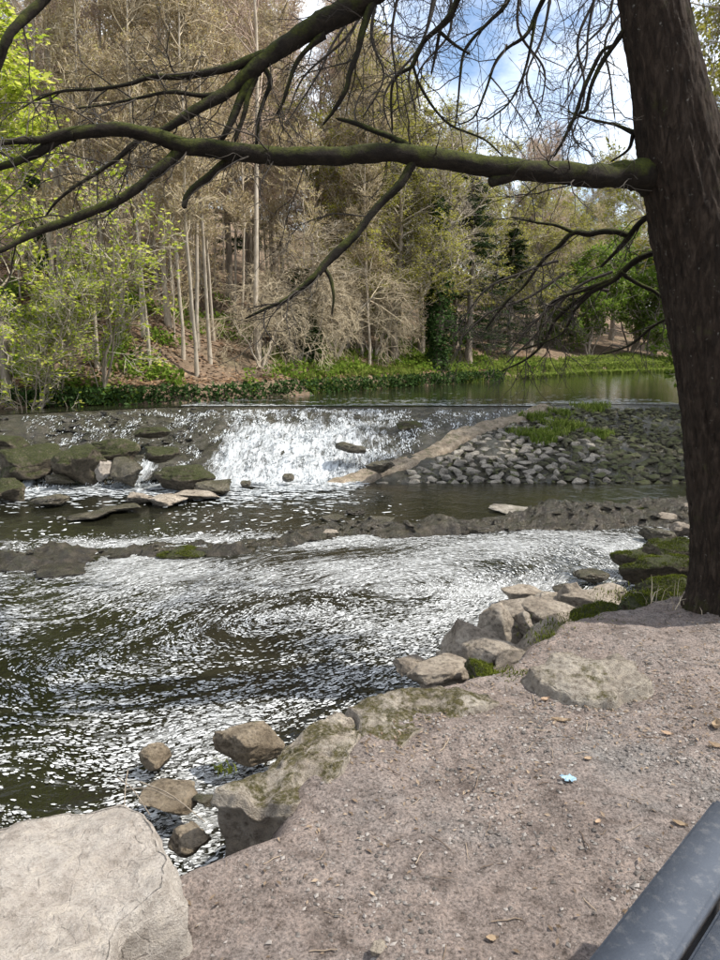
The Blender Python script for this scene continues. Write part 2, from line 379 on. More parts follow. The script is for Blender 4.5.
t = NT('white_water'); co = t.coord((1, .22, .22))
a = t.noise(co, 16, 6, .7, .4)
M['white'] = t.fin(t.ramp(a, (.34, (.16, .17, .17)), (.47, (.40, .425, .44)), (.62, (.76, .79, .81))), .35, t.bump(a, .03), .5)
t = NT('weir_sheet'); co = t.coord((1, .2, .2)); at = t.new('ShaderNodeAttribute', attribute_name='wet')
a = t.noise(co, 13, 8, .68, .8); b = t.noise(t.coord((1, .6, .6)), 2.6, 5, .6); c = t.noise(t.coord((1, .35, .35)), 45, 4, .7)
f_ = t.math('ADD', t.math('ADD', t.math('MULTIPLY', a, .75), t.math('MULTIPLY', b, .55)), t.math('MULTIPLY', c, .25))
f_ = t.math('ADD', f_, t.math('MULTIPLY', at.outputs['Fac'], .52))
f_ = t.math('MULTIPLY', t.math('SUBTRACT', f_, 1.10), 3.1, True); al = f_
n1 = t.bump(a, .05); n1 = t.bump(c, .02, 1, n1)
t.fin(t.ramp(a, (.35, (.45, .48, .50)), (.55, (.74, .77, .79))), .4, n1, .5); t.l(al, t.b.inputs['Alpha']); M['sheet'] = t.m
t = NT('bench_slat'); co = t.coord()
bw = t.noise(co, 5, 5, .6); bf = t.noise(co, 160, 3, .6)
bc = t.ramp(bw, (.3, (.034, .041, .055)), (.7, (.06, .07, .09))); bc = t.mix(t.ramp(t.noise(co, 45, 5, .7), (.52, (0,) * 3), (.72, (.55,) * 3)), bc, (.15, .15, .155))
M['slat'] = t.fin(bc, t.ramp(bw, (.3, (.5,) * 3), (.7, (.68,) * 3)), t.bump(bf, .001), .35)
M['iron'] = m_flat('bench_iron', (.015, .016, .018), (.03, .03, .033), rough=.5)
M['blue'] = m_flat('blue_scrap', (.20, .33, .42), (.32, .44, .52), sc=60, rough=.4)

# ------------------------------------------------------------------ setting: water levels, banks, riverbed
ZP, ZU = -0.6, 0.35
EDGE = [(-30, -3.0), (-9, 0.2), (-3.0, 1.35), (-1.3, 1.70), (-.66, 1.86), (-.50, 1.97), (-.36, 2.05), (-.25, 2.13), (-.20, 2.33), (-.08, 2.62), (.12, 2.98), (.36, 3.2), (.72, 3.42), (.98, 3.75), (1.38, 4.08), (1.75, 4.35), (2.2, 4.62), (2.9, 5.0), (3.6, 6.0),
        (3.95, 7.2), (5.0, 9.1), (6.3, 10.6), (7.2, 13.5), (8.4, 17.5), (11.5, 23.0), (17, 29.5), (26, 36), (60, 50)]
def near_h(X, Y):
    d, _ = poly_sd(X, Y, EDGE)          # positive = river side
    far = ss(8, 30, np.hypot(X, Y))
    top = .035 * fbm(xy3(X, Y), .8, 3, 3) * (1 + 3 * far) + .014 * fbm(xy3(X, Y), 5, 4, 5) + .006 * fbm(xy3(X, Y), 22, 3, 9)
    top = top + .5 * ss(7, 20, Y) + .06 * np.clip(-d - 6, 0, 40) * .6
    e = d + (.03 + .07 * ss(3, 5, Y)) * fbm(xy3(X, Y), 3, 3, 21)
    return top - (1.25 + .5 * ss(7, 20, Y)) * ss(-.03, .50, e) * (1 - .0 * far)
xs = axis((-40, -8, 1.2), (-8, -2.2, .25), (-2.2, 2.6, .022), (2.6, 9, .1), (9, 60, .8)); ys = axis((-40, -3, 1.5), (-3, 1.0, .2), (1.0, 4.8, .022), (4.8, 12, .1), (12, 60, .7))
V, F = grid_mesh(xs, ys, near_h)
d, _ = poly_sd(V[:, 0], V[:, 1], EDGE); F = F[(d[F] < 1.3).any(1)]
tag(link('path', mesh_np('path', V, [F]), M['path']), 'trodden brown-grey earth path along the near bank', None, None, 'structure')

V, F = grid_mesh(np.arange(-40, 60.1, 2.), np.arange(-10, 60.1, 2.), lambda X, Y: -1.9 + .1 * vn(xy3(X, Y)))
tag(link('riverbed', mesh_np('riverbed', V, [F]), M['bar']), 'dark stony bed of the river', None, None, 'structure')

BANK = [(-60, 12.5), (-25, 14.2), (-12, 14.9), (-7.8, 15.5), (-3.9, 17.3), (1.4, 24.3), (5.8, 29.9), (11.9, 37.3), (18, 41.5), (30, 47), (90, 70)]
def hill_h(X, Y):
    d, s = poly_sd(X, Y, BANK)
    d = d + .35 * fbm(xy3(X, Y), .9, 3, 31)
    sl = np.interp(X / np.maximum(Y, 5), [-.7, -.15, 0., .15, .4], [.36, .32, .27, .22, .14])
    dd = np.clip(d, 0, None)
    up = .38 * ss(0, .35, d) + sl * np.minimum(dd, 45) * ss(0, 3, dd) + .18 * fbm(xy3(X, Y), .45, 4, 33) * ss(0, 1.5, dd) - .9 * ss(0, -.5, d)
    return ZU + .02 + up
V, F = grid_mesh(axis((-110, -20, 4), (-20, 30, .35), (30, 130, 4)), axis((10, 14, 1), (14, 50, .35), (50, 170, 4)), hill_h)
d, _ = poly_sd(V[:, 0], V[:, 1], BANK); F = F[(d[F] > -2.0).any(1)]
tag(link('hillside', mesh_np('hillside', V, [F]), M['wood']), 'leaf-strewn wooded slope beyond the river', None, None, 'structure')
def hz(x, y): return float(hill_h(np.array([float(x)]), np.array([float(y)]))[0])
def nz(x, y): return float(near_h(np.array([float(x)]), np.array([float(y)]))[0])

def flat_grid(x0, x1, y0, y1, st, z):
    return grid_mesh(np.arange(x0, x1 + .01, st), np.arange(y0, y1 + .01, st), lambda X, Y: np.full_like(X, z))
def foot_y(x): return np.interp(x, [-12, -5.3, -4.6, -.3, 5.4, 8], [10.6, 10.7, 11.1, 11.5, 11.35, 11.2])
def crest_y(x): return np.interp(x, [-12, -7, -4, 4, 5, 9], [13.2, 13.9, 16.0, 16.0, 16.8, 16.5])
def weir_z(t): return -.72 + 1.06 * np.clip(t, 0, 1) ** .85
def weir_t(x, y): return (y - foot_y(x)) / (crest_y(x) - foot_y(x))
V, F = flat_grid(-40, 12, -4, 13, .5, ZP)
tag(link('lower_pool', mesh_np('lower_pool', V, [F]), M['pool']), 'dark peaty water of the pool below the weir', None, None, 'structure')
xx = np.linspace(-14, 10, 60)
pl = np.concatenate([np.stack([xx, crest_y(xx) - .02, np.full(60, ZU)], -1), np.stack([np.array([70., 70, -14]), np.array([16.5, 75, 75]), np.full(3, ZU)], -1)])
me = bpy.data.meshes.new('upper_river'); bm = bmesh.new(); bm.faces.new([bm.verts.new(v) for v in pl]); bmesh.ops.triangulate(bm, faces=bm.faces[:]); bm.to_mesh(me); bm.free()
tag(link('upper_river', me, M['upper']), 'calm river above the weir reflecting the far bank', None, None, 'structure')

# ------------------------------------------------------------------ rocks
def rock_mesh(name, seed, sx, sy, sz, npts=16, sub=3, rough=.06, flat=0., bev=True):
    r = np.random.default_rng(seed); bm = bmesh.new()
    p = unit(r.normal(size=(npts, 3))) * r.uniform(.8, 1.05, (npts, 1))
    if flat: p[:, 2] = np.clip(p[:, 2], -1, 1 - flat)
    for q in p: bm.verts.new(q)
    h = bmesh.ops.convex_hull(bm, input=bm.verts)
    bmesh.ops.delete(bm, geom=list({g for g in h['geom_interior'] + h['geom_unused'] if isinstance(g, bmesh.types.BMVert)}), context='VERTS')
    if bev: bmesh.ops.bevel(bm, geom=bm.edges[:], offset=.04, segments=1, affect='EDGES', clamp_overlap=True)
    bmesh.ops.triangulate(bm, faces=bm.faces[:])
    for _ in range(sub):
        if len(bm.faces) > 2600: break
        bmesh.ops.subdivide_edges(bm, edges=[e for e in bm.edges if e.calc_length() > .16], cuts=1, use_grid_fill=True)
        bmesh.ops.triangulate(bm, faces=bm.faces[:])
    bmesh.ops.smooth_vert(bm, verts=bm.verts, factor=.16, use_axis_x=True, use_axis_y=True, use_axis_z=True)
    bm.normal_update()
    co = np.array([v.co[:] for v in bm.verts]); no = np.array([v.normal[:] for v in bm.verts])
    s = max(sx, sy, sz)
    dsp = rough * fbm(co + seed * 3.7, 1.7, 3, seed) + rough * .6 * fbm(co * np.array((.7, .7, 2.4)) + seed, 5, 4, seed + 5, .6) - rough * .5 * np.abs(vn(co * 3.1 + seed, seed + 9))
    co = (co + no * dsp[:, None]) * np.array((sx, sy, sz)) * .5
    for v, c in zip(bm.verts, co): v.co = c
    me = bpy.data.meshes.new(name); bm.to_mesh(me); bm.free()
    me.polygons.foreach_set('use_smooth', [True] * len(me.polygons))
    return me
_rs = [100]
def rock(name, pos, size, rot=(0, 0, 0), mat='rock', label=None, group=None, parent=None, cat='rock', **kw):
    _rs[0] += 1
    o = link(name, rock_mesh(name, kw.pop('seed', _rs[0]), *size, **kw), M[mat], parent, pos)
    o.rotation_euler = tuple(R(a) for a in rot)
    if label: tag(o, label, cat, group)
    return o
def slab(name, outline, zt, zb, mat, label, seed, rough=.03, slope=(0, 0), nr=40, na=160, splay=.10, dome=.0, cat='rock'):
    """a flat-topped boulder: polar grid inside an outline (world x, y), sides dropping to zb"""
    o2 = np.array([tuple(q[:2]) for q in outline]); c = o2.mean(0); cl = np.concatenate([o2, o2[:1]])
    L = np.concatenate([[0], np.cumsum(np.linalg.norm(np.diff(cl, axis=0), axis=1))]); s = np.linspace(0, L[-1], na, endpoint=False)
    ol = np.stack([np.interp(s, L, cl[:, 0]), np.interp(s, L, cl[:, 1])], -1)
    for _ in range(2): ol = .25 * np.roll(ol, 1, 0) + .5 * ol + .25 * np.roll(ol, -1, 0)
    ol = ol + unit(ol - c) * (.035 * fbm(xy3(ol[:, 0], ol[:, 1]), 7, 4, seed))[:, None]
    rad = np.concatenate([np.linspace(0, .9, nr - 8) ** .8, np.linspace(.9, 1, 9)[1:]]); rings = []
    for r_ in rad:
        q = c + (ol - c) * r_; p3 = xy3(q[:, 0], q[:, 1])
        e = ss(.93, 1, np.array([r_]))[0]
        lay = fbm(p3, 3.1, 3, seed + 2)
        z = zt + dome * (1 - r_ ** 2) + slope[0] * (q[:, 0] - c[0]) + slope[1] * (q[:, 1] - c[1]) + rough * lay + rough * .45 * fbm(p3, 11, 4, seed + 4) + rough * .5 * np.floor(2.2 * fbm(p3, 4.5, 3, seed + 8)) * .5 - .045 * e
        rings.append(np.concatenate([q, z[:, None]], 1))
    top = rings[-1]; nside = 22
    for k in range(1, nside + 1):
        f = k / nside; q = top[:, :2] + unit(top[:, :2] - c) * (splay * (f ** .7) * (zt - zb) * 1.0 + .03 * fbm(np.concatenate([top[:, :2] * 4, np.full((na, 1), f * 5)], 1), 1.6, 4, seed + 6)[:, None])
        z = top[:, 2] * (1 - f) + zb * f; rings.append(np.concatenate([q, z[:, None]], 1))
    V = np.concatenate(rings); n = len(rings); i = np.arange(n * na).reshape(n, na)
    F = np.stack([i[:-1], i[1:], np.roll(i, -1, 1)[1:], np.roll(i, -1, 1)[:-1]], -1).reshape(-1, 4)
    base = np.array([c[0], c[1], zb]); V = V - base
    o = link(name, mesh_np(name, V, [F]), M[mat], None, base); tag(o, label, cat); return o

px = lambda z, *pts: [P(a, b, z) for a, b in pts]
slab('boulder', px(.2, (-260, 900), (-120, 838), (0, 822), (60, 800), (115, 801), (150, 815), (170, 842), (184, 872), (158, 900), (130, 922), (98, 958), (60, 1005), (-60, 1130), (-300, 1150)), .2, -.7,
     'limestone', 'large pale flat-topped boulder at the edge of the path beside the water', 11, rough=.026, splay=.06)
slab('rock_ledge', px(.05, (214, 782), (240, 768), (262, 752), (300, 726), (345, 702), (372, 712), (362, 745), (340, 770), (318, 792), (290, 800), (262, 790), (236, 790)), .05, -.75,
     'ledge', 'mossy pale rock ledge with a dark broken end face above the pool', 23, rough=.04, splay=-.12, dome=.02)
slab('rock_ledge', px(.03, (345, 704), (392, 690), (440, 684), (488, 686), (500, 698), (470, 712), (430, 722), (400, 745), (366, 748), (352, 725)), .03, -.7,
     'ledge', 'low whitish rock ledge level with the path, joining the mossy ledge and rock pile', 37, rough=.03, splay=.1, dome=.015)
slab('flat_rock', px(.08, (533, 662), (552, 648), (590, 640), (622, 640), (642, 660), (650, 676), (622, 694), (585, 692), (556, 684), (536, 676)), .03, -.5,
     'flatslab', 'flat sunlit rock slab set in the path between the rock pile and the trunk', 41, rough=.03, splay=.3, dome=.025)

def rk(cx, cy, w, h, z, label, mat='rock', deep=1.0, rot=(0, 0, 0), group=None, name='rock', hz_=None, **kw):
    """rock whose picture box is centred cx,cy (w x h photo pixels), its middle at height z"""
    p = P(cx, cy, z); dist = math.hypot(p[1], CZ - z); m = dist / FPX
    kk = 1.42 if (cy > 580 and cx > 380) else 1.2
    sx = w * m * kk; sz = hz_ or h * m * kk * .84; sy = sx * .8 * deep
    o = rock(name, p, (sx, sy, sz), rot, mat, label, group, **kw)
    if mat == 'mossrock' and (cy > 540 or cx > 600): MOSSY.append(o)
    return o
MOSSY = []
# the pile of rocks between the ledge and the flat slab
rk(412, 667, 30, 22, -.35, 'small rounded brown rock at the lower tip of the bank rock pile', rot=(0, 10, 20))
rk(440, 672, 52, 24, -.28, 'pale smooth brown rock lying in front of the tilted rock in the pile', rot=(0, -6, 10))
rk(462, 646, 56, 40, -.32, 'tilted angular rock with a dark underside at the edge of the pool', rot=(10, 24, -20))
rk(497, 655, 60, 26, -.22, 'long brown rock wedged beside the tilted rock in the pile', rot=(0, 12, 35))
rk(505, 625, 44, 40, -.36, 'upright angular brown rock in the middle of the bank rock pile', rot=(0, -10, 0))
rk(540, 640, 50, 30, -.2, 'grey wedge-shaped rock behind the flat slab', rot=(8, -12, 25))
rk(478, 672, 46, 18, -.18, 'low dark rock tucked against the mossy cushion by the ledge', mat='mossrock')
rk(553, 615, 54, 30, -.3, 'broad flat brown rock leaning over a dark gap near the pool', rot=(0, 8, -15), flat=.3)
rk(530, 595, 46, 14, -.48, 'thin flat rock at the water edge, farthest out of the pile', rot=(0, 4, 10), flat=.4)
rk(522, 608, 50, 14, -.45, 'flat rock slab lying low over the water in the pile', rot=(0, -5, -8), flat=.4)
rk(575, 598, 28, 28, -.36, 'small pointed pinkish rock beside the water near the mossy rocks', rot=(0, 20, 0))
rk(592, 600, 56, 26, -.32, 'brown rock half covered by grass in front of the mossy rocks', rot=(0, 5, 20))
rk(450, 660, 30, 22, -.34, 'squat tan rock between the tilted rock and the smooth rock', rot=(5, 14, 60))
rk(484, 640, 40, 30, -.34, 'tan slab propped against the upright rock', rot=(0, 30, 15), flat=.3)
rk(520, 662, 46, 24, -.14, 'sloping grey-brown slab beside the flat path slab', rot=(0, -18, 30), flat=.3)
rk(530, 622, 36, 26, -.34, 'blocky tan rock behind the upright rock', rot=(0, 10, 50))
rk(574, 630, 34, 22, -.2, 'small tan block between the broad flat rock and the mossy cushion', rot=(0, -8, 10))
rk(560, 602, 40, 16, -.42, 'tan slab under the pointed pinkish rock', rot=(0, 6, -20), flat=.3)
rk(610, 594, 40, 22, -.36, 'tan rock lodged below the mossy boulder', rot=(0, 12, 40))
rk(565, 588, 22, 10, -.5, 'little dark wet stone at the water edge by the rock pile', mat='wetrock')
rk(602, 622, 60, 36, -.14, 'moss-cushioned rock between the flat slab and the trunk', mat='mossrock', rot=(0, 0, 15))
rk(640, 612, 50, 34, -.12, 'brown mossy rock by the foot of the trunk', mat='mossrock')
rk(660, 572, 84, 44, -.36, 'large rounded rock thick with green moss beside the pool', mat='mossrock', rot=(0, 6, 10))
rk(636, 560, 50, 30, -.45, 'dark mossy rock overhanging the far corner of the pool', mat='mossrock')
rk(680, 550, 60, 34, -.25, 'mossy rock half hidden behind the leaning trunk', mat='mossrock')
rk(672, 595, 60, 40, -.12, 'moss and grass covered rock against the trunk base', mat='mossrock', rot=(0, 0, 30))
rk(590, 575, 36, 14, -.52, 'dark wet rock at the pool edge below the mossy boulder', mat='wetrock')
# at the gully between boulder and ledge
rk(248, 742, 62, 44, -.42, 'cracked brown rock in the water against the mossy ledge', rot=(5, 12, 0), flat=.25, mat='gully')
rk(152, 757, 34, 30, -.5, 'small brown rock breaking the surface of the foamy pool', rot=(0, 15, 30), mat='gully')
rk(190, 838, 46, 26, -.22, 'low rounded rock at the path edge beside the big pale boulder', rot=(0, 10, 0), mat='gully')
rk(160, 800, 70, 30, -.46, 'flat water-washed rock in the gully beside the boulder', mat='gully', flat=.4)
rk(205, 800, 22, 14, -.44, 'little dark stone in the gully between boulder and ledge', mat='wetrock')

# the low bar of rocks across the pool
BAR = [(5.2, 9.8, .22, .75), (4.2, 9.35, .2, .62), (3.0, 8.95, .2, .52), (2.0, 8.9, .17, .5), (1.0, 8.75, .15, .45), (.2, 8.45, .13, .40), (-.6, 8.15, .12, .34), (-1.3, 7.95, .08, .28), (-1.9, 7.85, .10, .32), (-2.6, 7.5, .10, .38), (-3.4, 7.35, .11, .42), (-4.6, 7.3, .08, .4), (-6.5, 7.5, .06, .4)]
def bar_h(X, Y):
    bx, by, bh, bw = np.array(BAR).T
    o = np.argsort(bx); cy = np.interp(X, bx[o], by[o]); hh = np.interp(X, bx[o], bh[o]); ww = np.interp(X, bx[o], bw[o])
    f = (Y - cy - .26 * fbm(xy3(X, Y), 1.1, 3, 60)) / (ww * 1.15)
    n = fbm(np.stack([X * 1.0, Y * 2.2, X * 0], -1), 2.0, 4, 61)
    h = (hh * .72 + .28) * np.exp(-f ** 4 * .7) + .09 * n * np.exp(-f * f * .4) + .03 * fbm(xy3(X, Y), 9, 4, 63, .6) - .28
    t_ = h / .05; fr = t_ - np.floor(t_)
    return ZP + .05 * (np.floor(t_) + ss(.55, 1, fr)) * .75 + .25 * h + .012 * fbm(xy3(X, Y), 16, 3, 64)
V, F = grid_mesh(np.arange(-7, 5.6, .035), np.arange(6.2, 11.2, .035), bar_h); F = F[(V[F, 2] > ZP - .06).any(1)]
tag(link('rock_bar', mesh_np('rock_bar', V, [F]), M['bar']), 'low dark rock bar crossing the pool', None, None, 'structure')
for i, (cx, cy, w, h, lab, mt) in enumerate([
    (662, 518, 34, 16, 'grey rock at the bank end of the rock bar', 'rock'), (640, 514, 34, 18, 'dark mossy block at the bank end of the rock bar', 'mossrock'), (680, 530, 30, 20, 'rounded grey rock beside the trunk on the bar', 'rock'),
    (655, 538, 44, 24, 'dark wet boulder where the bar meets the bank', 'wetrock'), (690, 512, 30, 20, 'pale rock on the bar just behind the trunk', 'rock'),
    (332, 518, 28, 14, 'rounded wet stone standing off the end of the rock bar', 'wetrock'), (356, 512, 22, 14, 'small pale-topped stone off the end of the rock bar', 'bar'), (378, 521, 40, 10, 'long low wet stone beside the bar', 'wetrock'), (325, 533, 34, 8, 'flat pale stone awash by the bar', 'rock'),
    (352, 524, 18, 9, 'small dark stone between the stones off the bar', 'wetrock'), (520, 512, 70, 10, 'long pale slab on the crest of the rock bar', 'pitch'), (470, 528, 50, 16, 'craggy dark rock in the middle of the bar', 'bar'), (570, 522, 50, 16, 'rough dark rock on the thick part of the bar', 'bar'),
    (120, 555, 30, 10, 'small brown rock on the mossy left bar', 'bar'), (60, 570, 60, 10, 'dark layered rock on the left bar', 'bar'), (180, 553, 60, 8, 'thin mossy rock on the left bar', 'mossrock')]):
    rk(cx, cy, w * .85, h, ZP + (.05 if cx > 600 else .02), lab, mt, rot=(0, random.uniform(-5, 5), random.uniform(-30, 30)), rough=.09, hz_=None if cx > 600 else .12)

def stones_stuff(mb, C, sz, k=14, sub=0):
    r = np.random.default_rng(9)
    protos = []
    for q in range(8):
        m_ = rock_mesh('tmp', 900 + q, 1, 1, 1, npts=k, sub=sub, rough=.05, bev=sub > 0)
        v = np.empty(len(m_.vertices) * 3); m_.vertices.foreach_get('co', v); f = np.empty(len(m_.loops), np.int64); m_.loops.foreach_get('vertex_index', f); protos.append((v.reshape(-1, 3), f.reshape(-1, 3))); bpy.data.meshes.remove(m_)
    for c, s_ in zip(C, sz):
        v, f = protos[int(r.integers(8))]; a = r.uniform(0, 6.28); ca, sa = math.cos(a), math.sin(a); w = v * np.array((s_ * r.uniform(.8, 1.4), s_ * r.uniform(.6, 1.), s_ * r.uniform(.3, .6)))
        mb.add(np.stack([w[:, 0] * ca - w[:, 1] * sa, w[:, 0] * sa + w[:, 1] * ca, w[:, 2] + .15 * w[:, 0] * r.normal()], -1) + c, f)
N = 6000; X = rng.uniform(-5, 5.2, N); Y = rng.uniform(6.5, 10.6, N); hb = bar_h(X, Y); k = (hb > ZP - .04) & (rng.uniform(size=N) < np.clip(.4 + .3 * fbm(xy3(X, Y), 1.5, 3, 65), .02, 1)); X, Y, hb = X[k], Y[k], hb[k]
mb = MB(); stones_stuff(mb, np.stack([X, Y, hb + .01], -1), .04 + .15 * rng.uniform(0, 1, len(X)) ** 3, 11, 1)
tag(link('bar_stones', mb.mesh('bar_stones', False), M['bar']), 'loose dark stones covering the rock bar', None, None, 'stuff'); print('bar stones', len(X))

# ------------------------------------------------------------------ weir
weir = thing('weir', 'old sloping stone weir with a diagonal pale coping and a dry pitched stone apron', 'weir', (0, 13, -.7))
WO = np.array((0, 13, -.7))
def face_h(X, T):
    Y = foot_y(X) + T * (crest_y(X) - foot_y(X))
    n = fbm(np.stack([X, Y * .8, X * 0], -1), 1.6, 4, 71); left = ss(-1.8, -3.6, X)
    return weir_z(T) + (.05 + .10 * left) * n * ss(1.0, .75, T) + .025 * fbm(xy3(X, Y), 9, 3, 73) * ss(1.02, .9, T)
X, T = np.meshgrid(np.arange(-11, 8.6, .05), np.concatenate([np.linspace(-.25, 1, 90), [1.04, 1.2]])); Y = foot_y(X) + T * (crest_y(X) - foot_y(X)); Z = face_h(X, T); Z = np.where(T > 1.01, ZU - .05 - (T - 1.01) * 3, Z)
Z = np.where(T < 0, Z + T * 1.2, Z)
n, m = X.shape; i = np.arange(n * m).reshape(n, m); F = np.stack([i[:-1, :-1], i[:-1, 1:], i[1:, 1:], i[1:, :-1]], -1).reshape(-1, 4)
link('weir_face', mesh_np('weir_face', np.stack([X, Y, Z], -1).reshape(-1, 3) - WO, [F]), M['weirface'], weir)
# coping: diagonal strip from foot to crest
CA, CB = np.array((-.45, 11.35)), np.array((4.15, 15.95))
def cop_x(y): return CA[0] + (y - CA[1]) / (CB[1] - CA[1]) * (CB[0] - CA[0]) + .12 * np.sin(y * 2.1)
s = np.linspace(0, 1, 120); yy = CA[1] + s * (CB[1] - CA[1]); w = np.linspace(-1, 1, 21)
SS, WW = np.meshgrid(yy, w, indexing='ij'); CX = cop_x(SS) + WW * (.34 + .12 * fbm(xy3(SS, np.sign(WW) * 3), 2.2, 4, 80)) * .56; CY = SS - WW * .30 * .52
CZz = face_h(CX, weir_t(CX, CY)) * 0 + weir_z(weir_t(CX, CY)) + .09 * (1 - np.abs(WW) ** 8) - .14 * (np.abs(WW) ** 8) + .045 * fbm(xy3(CX, CY), 2.5, 5, 82, .6) - .03 * (np.abs(np.sin(SS * 3.3)) < .06)
n, m = CX.shape; i = np.arange(n * m).reshape(n, m); F = np.stack([i[:-1, :-1], i[:-1, 1:], i[1:, 1:], i[1:, :-1]], -1).reshape(-1, 4)
link('coping', mesh_np('coping', np.stack([CX, CY, CZz], -1).reshape(-1, 3) - WO, [F]), M['coping'], weir)
pm = [rock_mesh('stone', 300 + k, 1, 1, 1, npts=13, sub=2, rough=.05, flat=.35) for k in range(9)]
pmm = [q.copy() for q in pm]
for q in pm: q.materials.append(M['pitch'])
for q in pmm: q.materials.append(M['pitchmoss_shaded'])
cnt = 0; y = 11.2; extra = []
while y < 16.2:
    rowh = random.uniform(.15, .215) * (1.35 if y < 11.6 else 1)
    x = float(cop_x(np.array(y))) + .38
    while x < 7.3:
        wd = random.uniform(.15, .36) * (1.25 if y < 11.6 else 1)
        tt = float(weir_t(x, y)); shade = x + .25 * random.uniform(-3, 3) > 3.6 + .15 * (y - 11)  # right-hand stones take the copy with moss and painted shade
        if cnt >= 299 and tt < 1.02 and random.random() > .05: extra.append((x + wd / 2, y, float(weir_z(tt)) + .03, wd * .8)); cnt += 1
        elif random.random() > .05 and tt < 1.02:
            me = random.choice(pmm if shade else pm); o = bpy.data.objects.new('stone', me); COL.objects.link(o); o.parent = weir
            o.location = (x + wd / 2, y + random.uniform(-.05, .05) - 13, float(weir_z(tt)) + random.uniform(.0, .05) + .7)
            o.rotation_euler = (R(10 + random.uniform(-8, 8)), R(random.uniform(-9, 9)), R(random.uniform(-25, 25)))
            o.scale = (wd * 1.0, rowh * 1.1, random.uniform(.10, .2)); cnt += 1
        x += wd * random.uniform(.95, 1.1) * (1.0 if x < 4.6 else 1.35)
    y += rowh * .98
print('stones', cnt)
ex = np.array(extra)
for mt_, sel in (('pitch', ex[:, 0] < 4.1), ('pitchmoss_shaded', ex[:, 0] >= 4.1)):
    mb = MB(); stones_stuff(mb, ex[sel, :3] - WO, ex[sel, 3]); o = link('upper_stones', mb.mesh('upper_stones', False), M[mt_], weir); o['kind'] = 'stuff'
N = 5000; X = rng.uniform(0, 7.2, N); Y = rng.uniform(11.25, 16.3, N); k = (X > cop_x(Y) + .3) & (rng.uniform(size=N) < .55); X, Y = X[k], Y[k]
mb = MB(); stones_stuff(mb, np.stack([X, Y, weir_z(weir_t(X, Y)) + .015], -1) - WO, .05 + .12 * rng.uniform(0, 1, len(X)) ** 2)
o = link('filler_stones', mb.mesh('filler_stones', False), M['pitchmoss_shaded'], weir); o['kind'] = 'stuff'
N = 5200; X = rng.uniform(-9, 2.4, N); T_ = rng.uniform(.02, .97, N); Y = foot_y(X) + T_ * (crest_y(X) - foot_y(X)); k = (X < cop_x(Y) - .3) & (rng.uniform(size=N) < np.clip(.45 + .5 * fbm(xy3(X, Y), 1.1, 3, 77), 0, 1) * np.where(X < -2.6, .55, 0)); X, Y, T_ = X[k], Y[k], T_[k]
mb = MB(); stones_stuff(mb, np.stack([X, Y, face_h(X, T_) + .005], -1) - WO, .08 + .24 * rng.uniform(0, 1, len(X)) ** 2.5)
o = link('weir_rubble', mb.mesh('weir_rubble', False), M['weirface'], weir); o['kind'] = 'stuff'
# boulders at the foot of the wet weir face
for cx, cy, w, h, z, lab, mt in [
    (30, 462, 66, 44, -.2, 'mossy boulder with a pale cap at the left foot of the weir', 'mossrock'), (100, 468, 26, 28, -.3, 'pale bare boulder standing out among the mossy weir rocks', 'limestone'), (112, 452, 56, 34, -.1, 'dark green moss-covered rock above the pale boulder', 'mossrock'),
    (80, 464, 60, 44, -.22, 'big dark mossy rock left of the pale boulder', 'mossrock'), (125, 470, 40, 36, -.3, 'dark wet rock right of the pale boulder', 'wetrock'), (184, 478, 60, 30, -.4, 'long mossy rock right of the small side fall', 'mossrock'),
    (218, 485, 44, 22, -.45, 'rounded dark rock at the edge of the white water', 'wetrock'), (288, 478, 14, 12, -.45, 'small dark rock poking through the white water', 'wetrock'), (246, 484, 12, 10, -.52, 'little rock at the foot of the white water', 'wetrock'),
    (140, 497, 34, 16, -.52, 'brown layered rock lying in the stream below the side fall', 'rock'), (165, 500, 44, 14, -.53, 'flat layered rock beside the brown stream rock', 'rock'), (195, 495, 50, 10, -.53, 'thin layered stone by the white water foot', 'rock'),
    (120, 508, 40, 10, -.55, 'low dark stone in the stream below the pale boulder', 'wetrock'), (90, 515, 50, 8, -.57, 'flat wet stone just awash below the mossy rocks', 'wetrock'), (50, 500, 40, 14, -.53, 'dark stone below the mossy boulder with the pale cap', 'wetrock'),
    (8, 490, 40, 26, -.42, 'dark mossy rock against the left bank', 'mossrock'), (4, 448, 50, 30, -.05, 'mossy rock high on the left end of the weir', 'mossrock'), (60, 480, 30, 14, -.45, 'wet black rock between the two mossy boulders', 'wetrock'),
    (160, 452, 40, 22, -.05, 'low mossy hump on the weir above the side fall', 'mossrock'), (410, 425, 26, 12, .1, 'green mossy rock on the upper weir near the coping', 'mossrock'), (380, 466, 34, 14, -.3, 'dark rock in the white water beside the coping', 'wetrock'),
    (150, 432, 40, 14, .1, 'mossy stone near the crest above the side fall', 'mossrock'), (350, 448, 30, 12, -.1, 'wet rock under the thin water film left of the coping', 'wetrock')]:
    rk(cx, cy, w, h, z, lab, mt, rot=(0, random.uniform(-10, 10), random.uniform(-40, 40)), rough=.08)

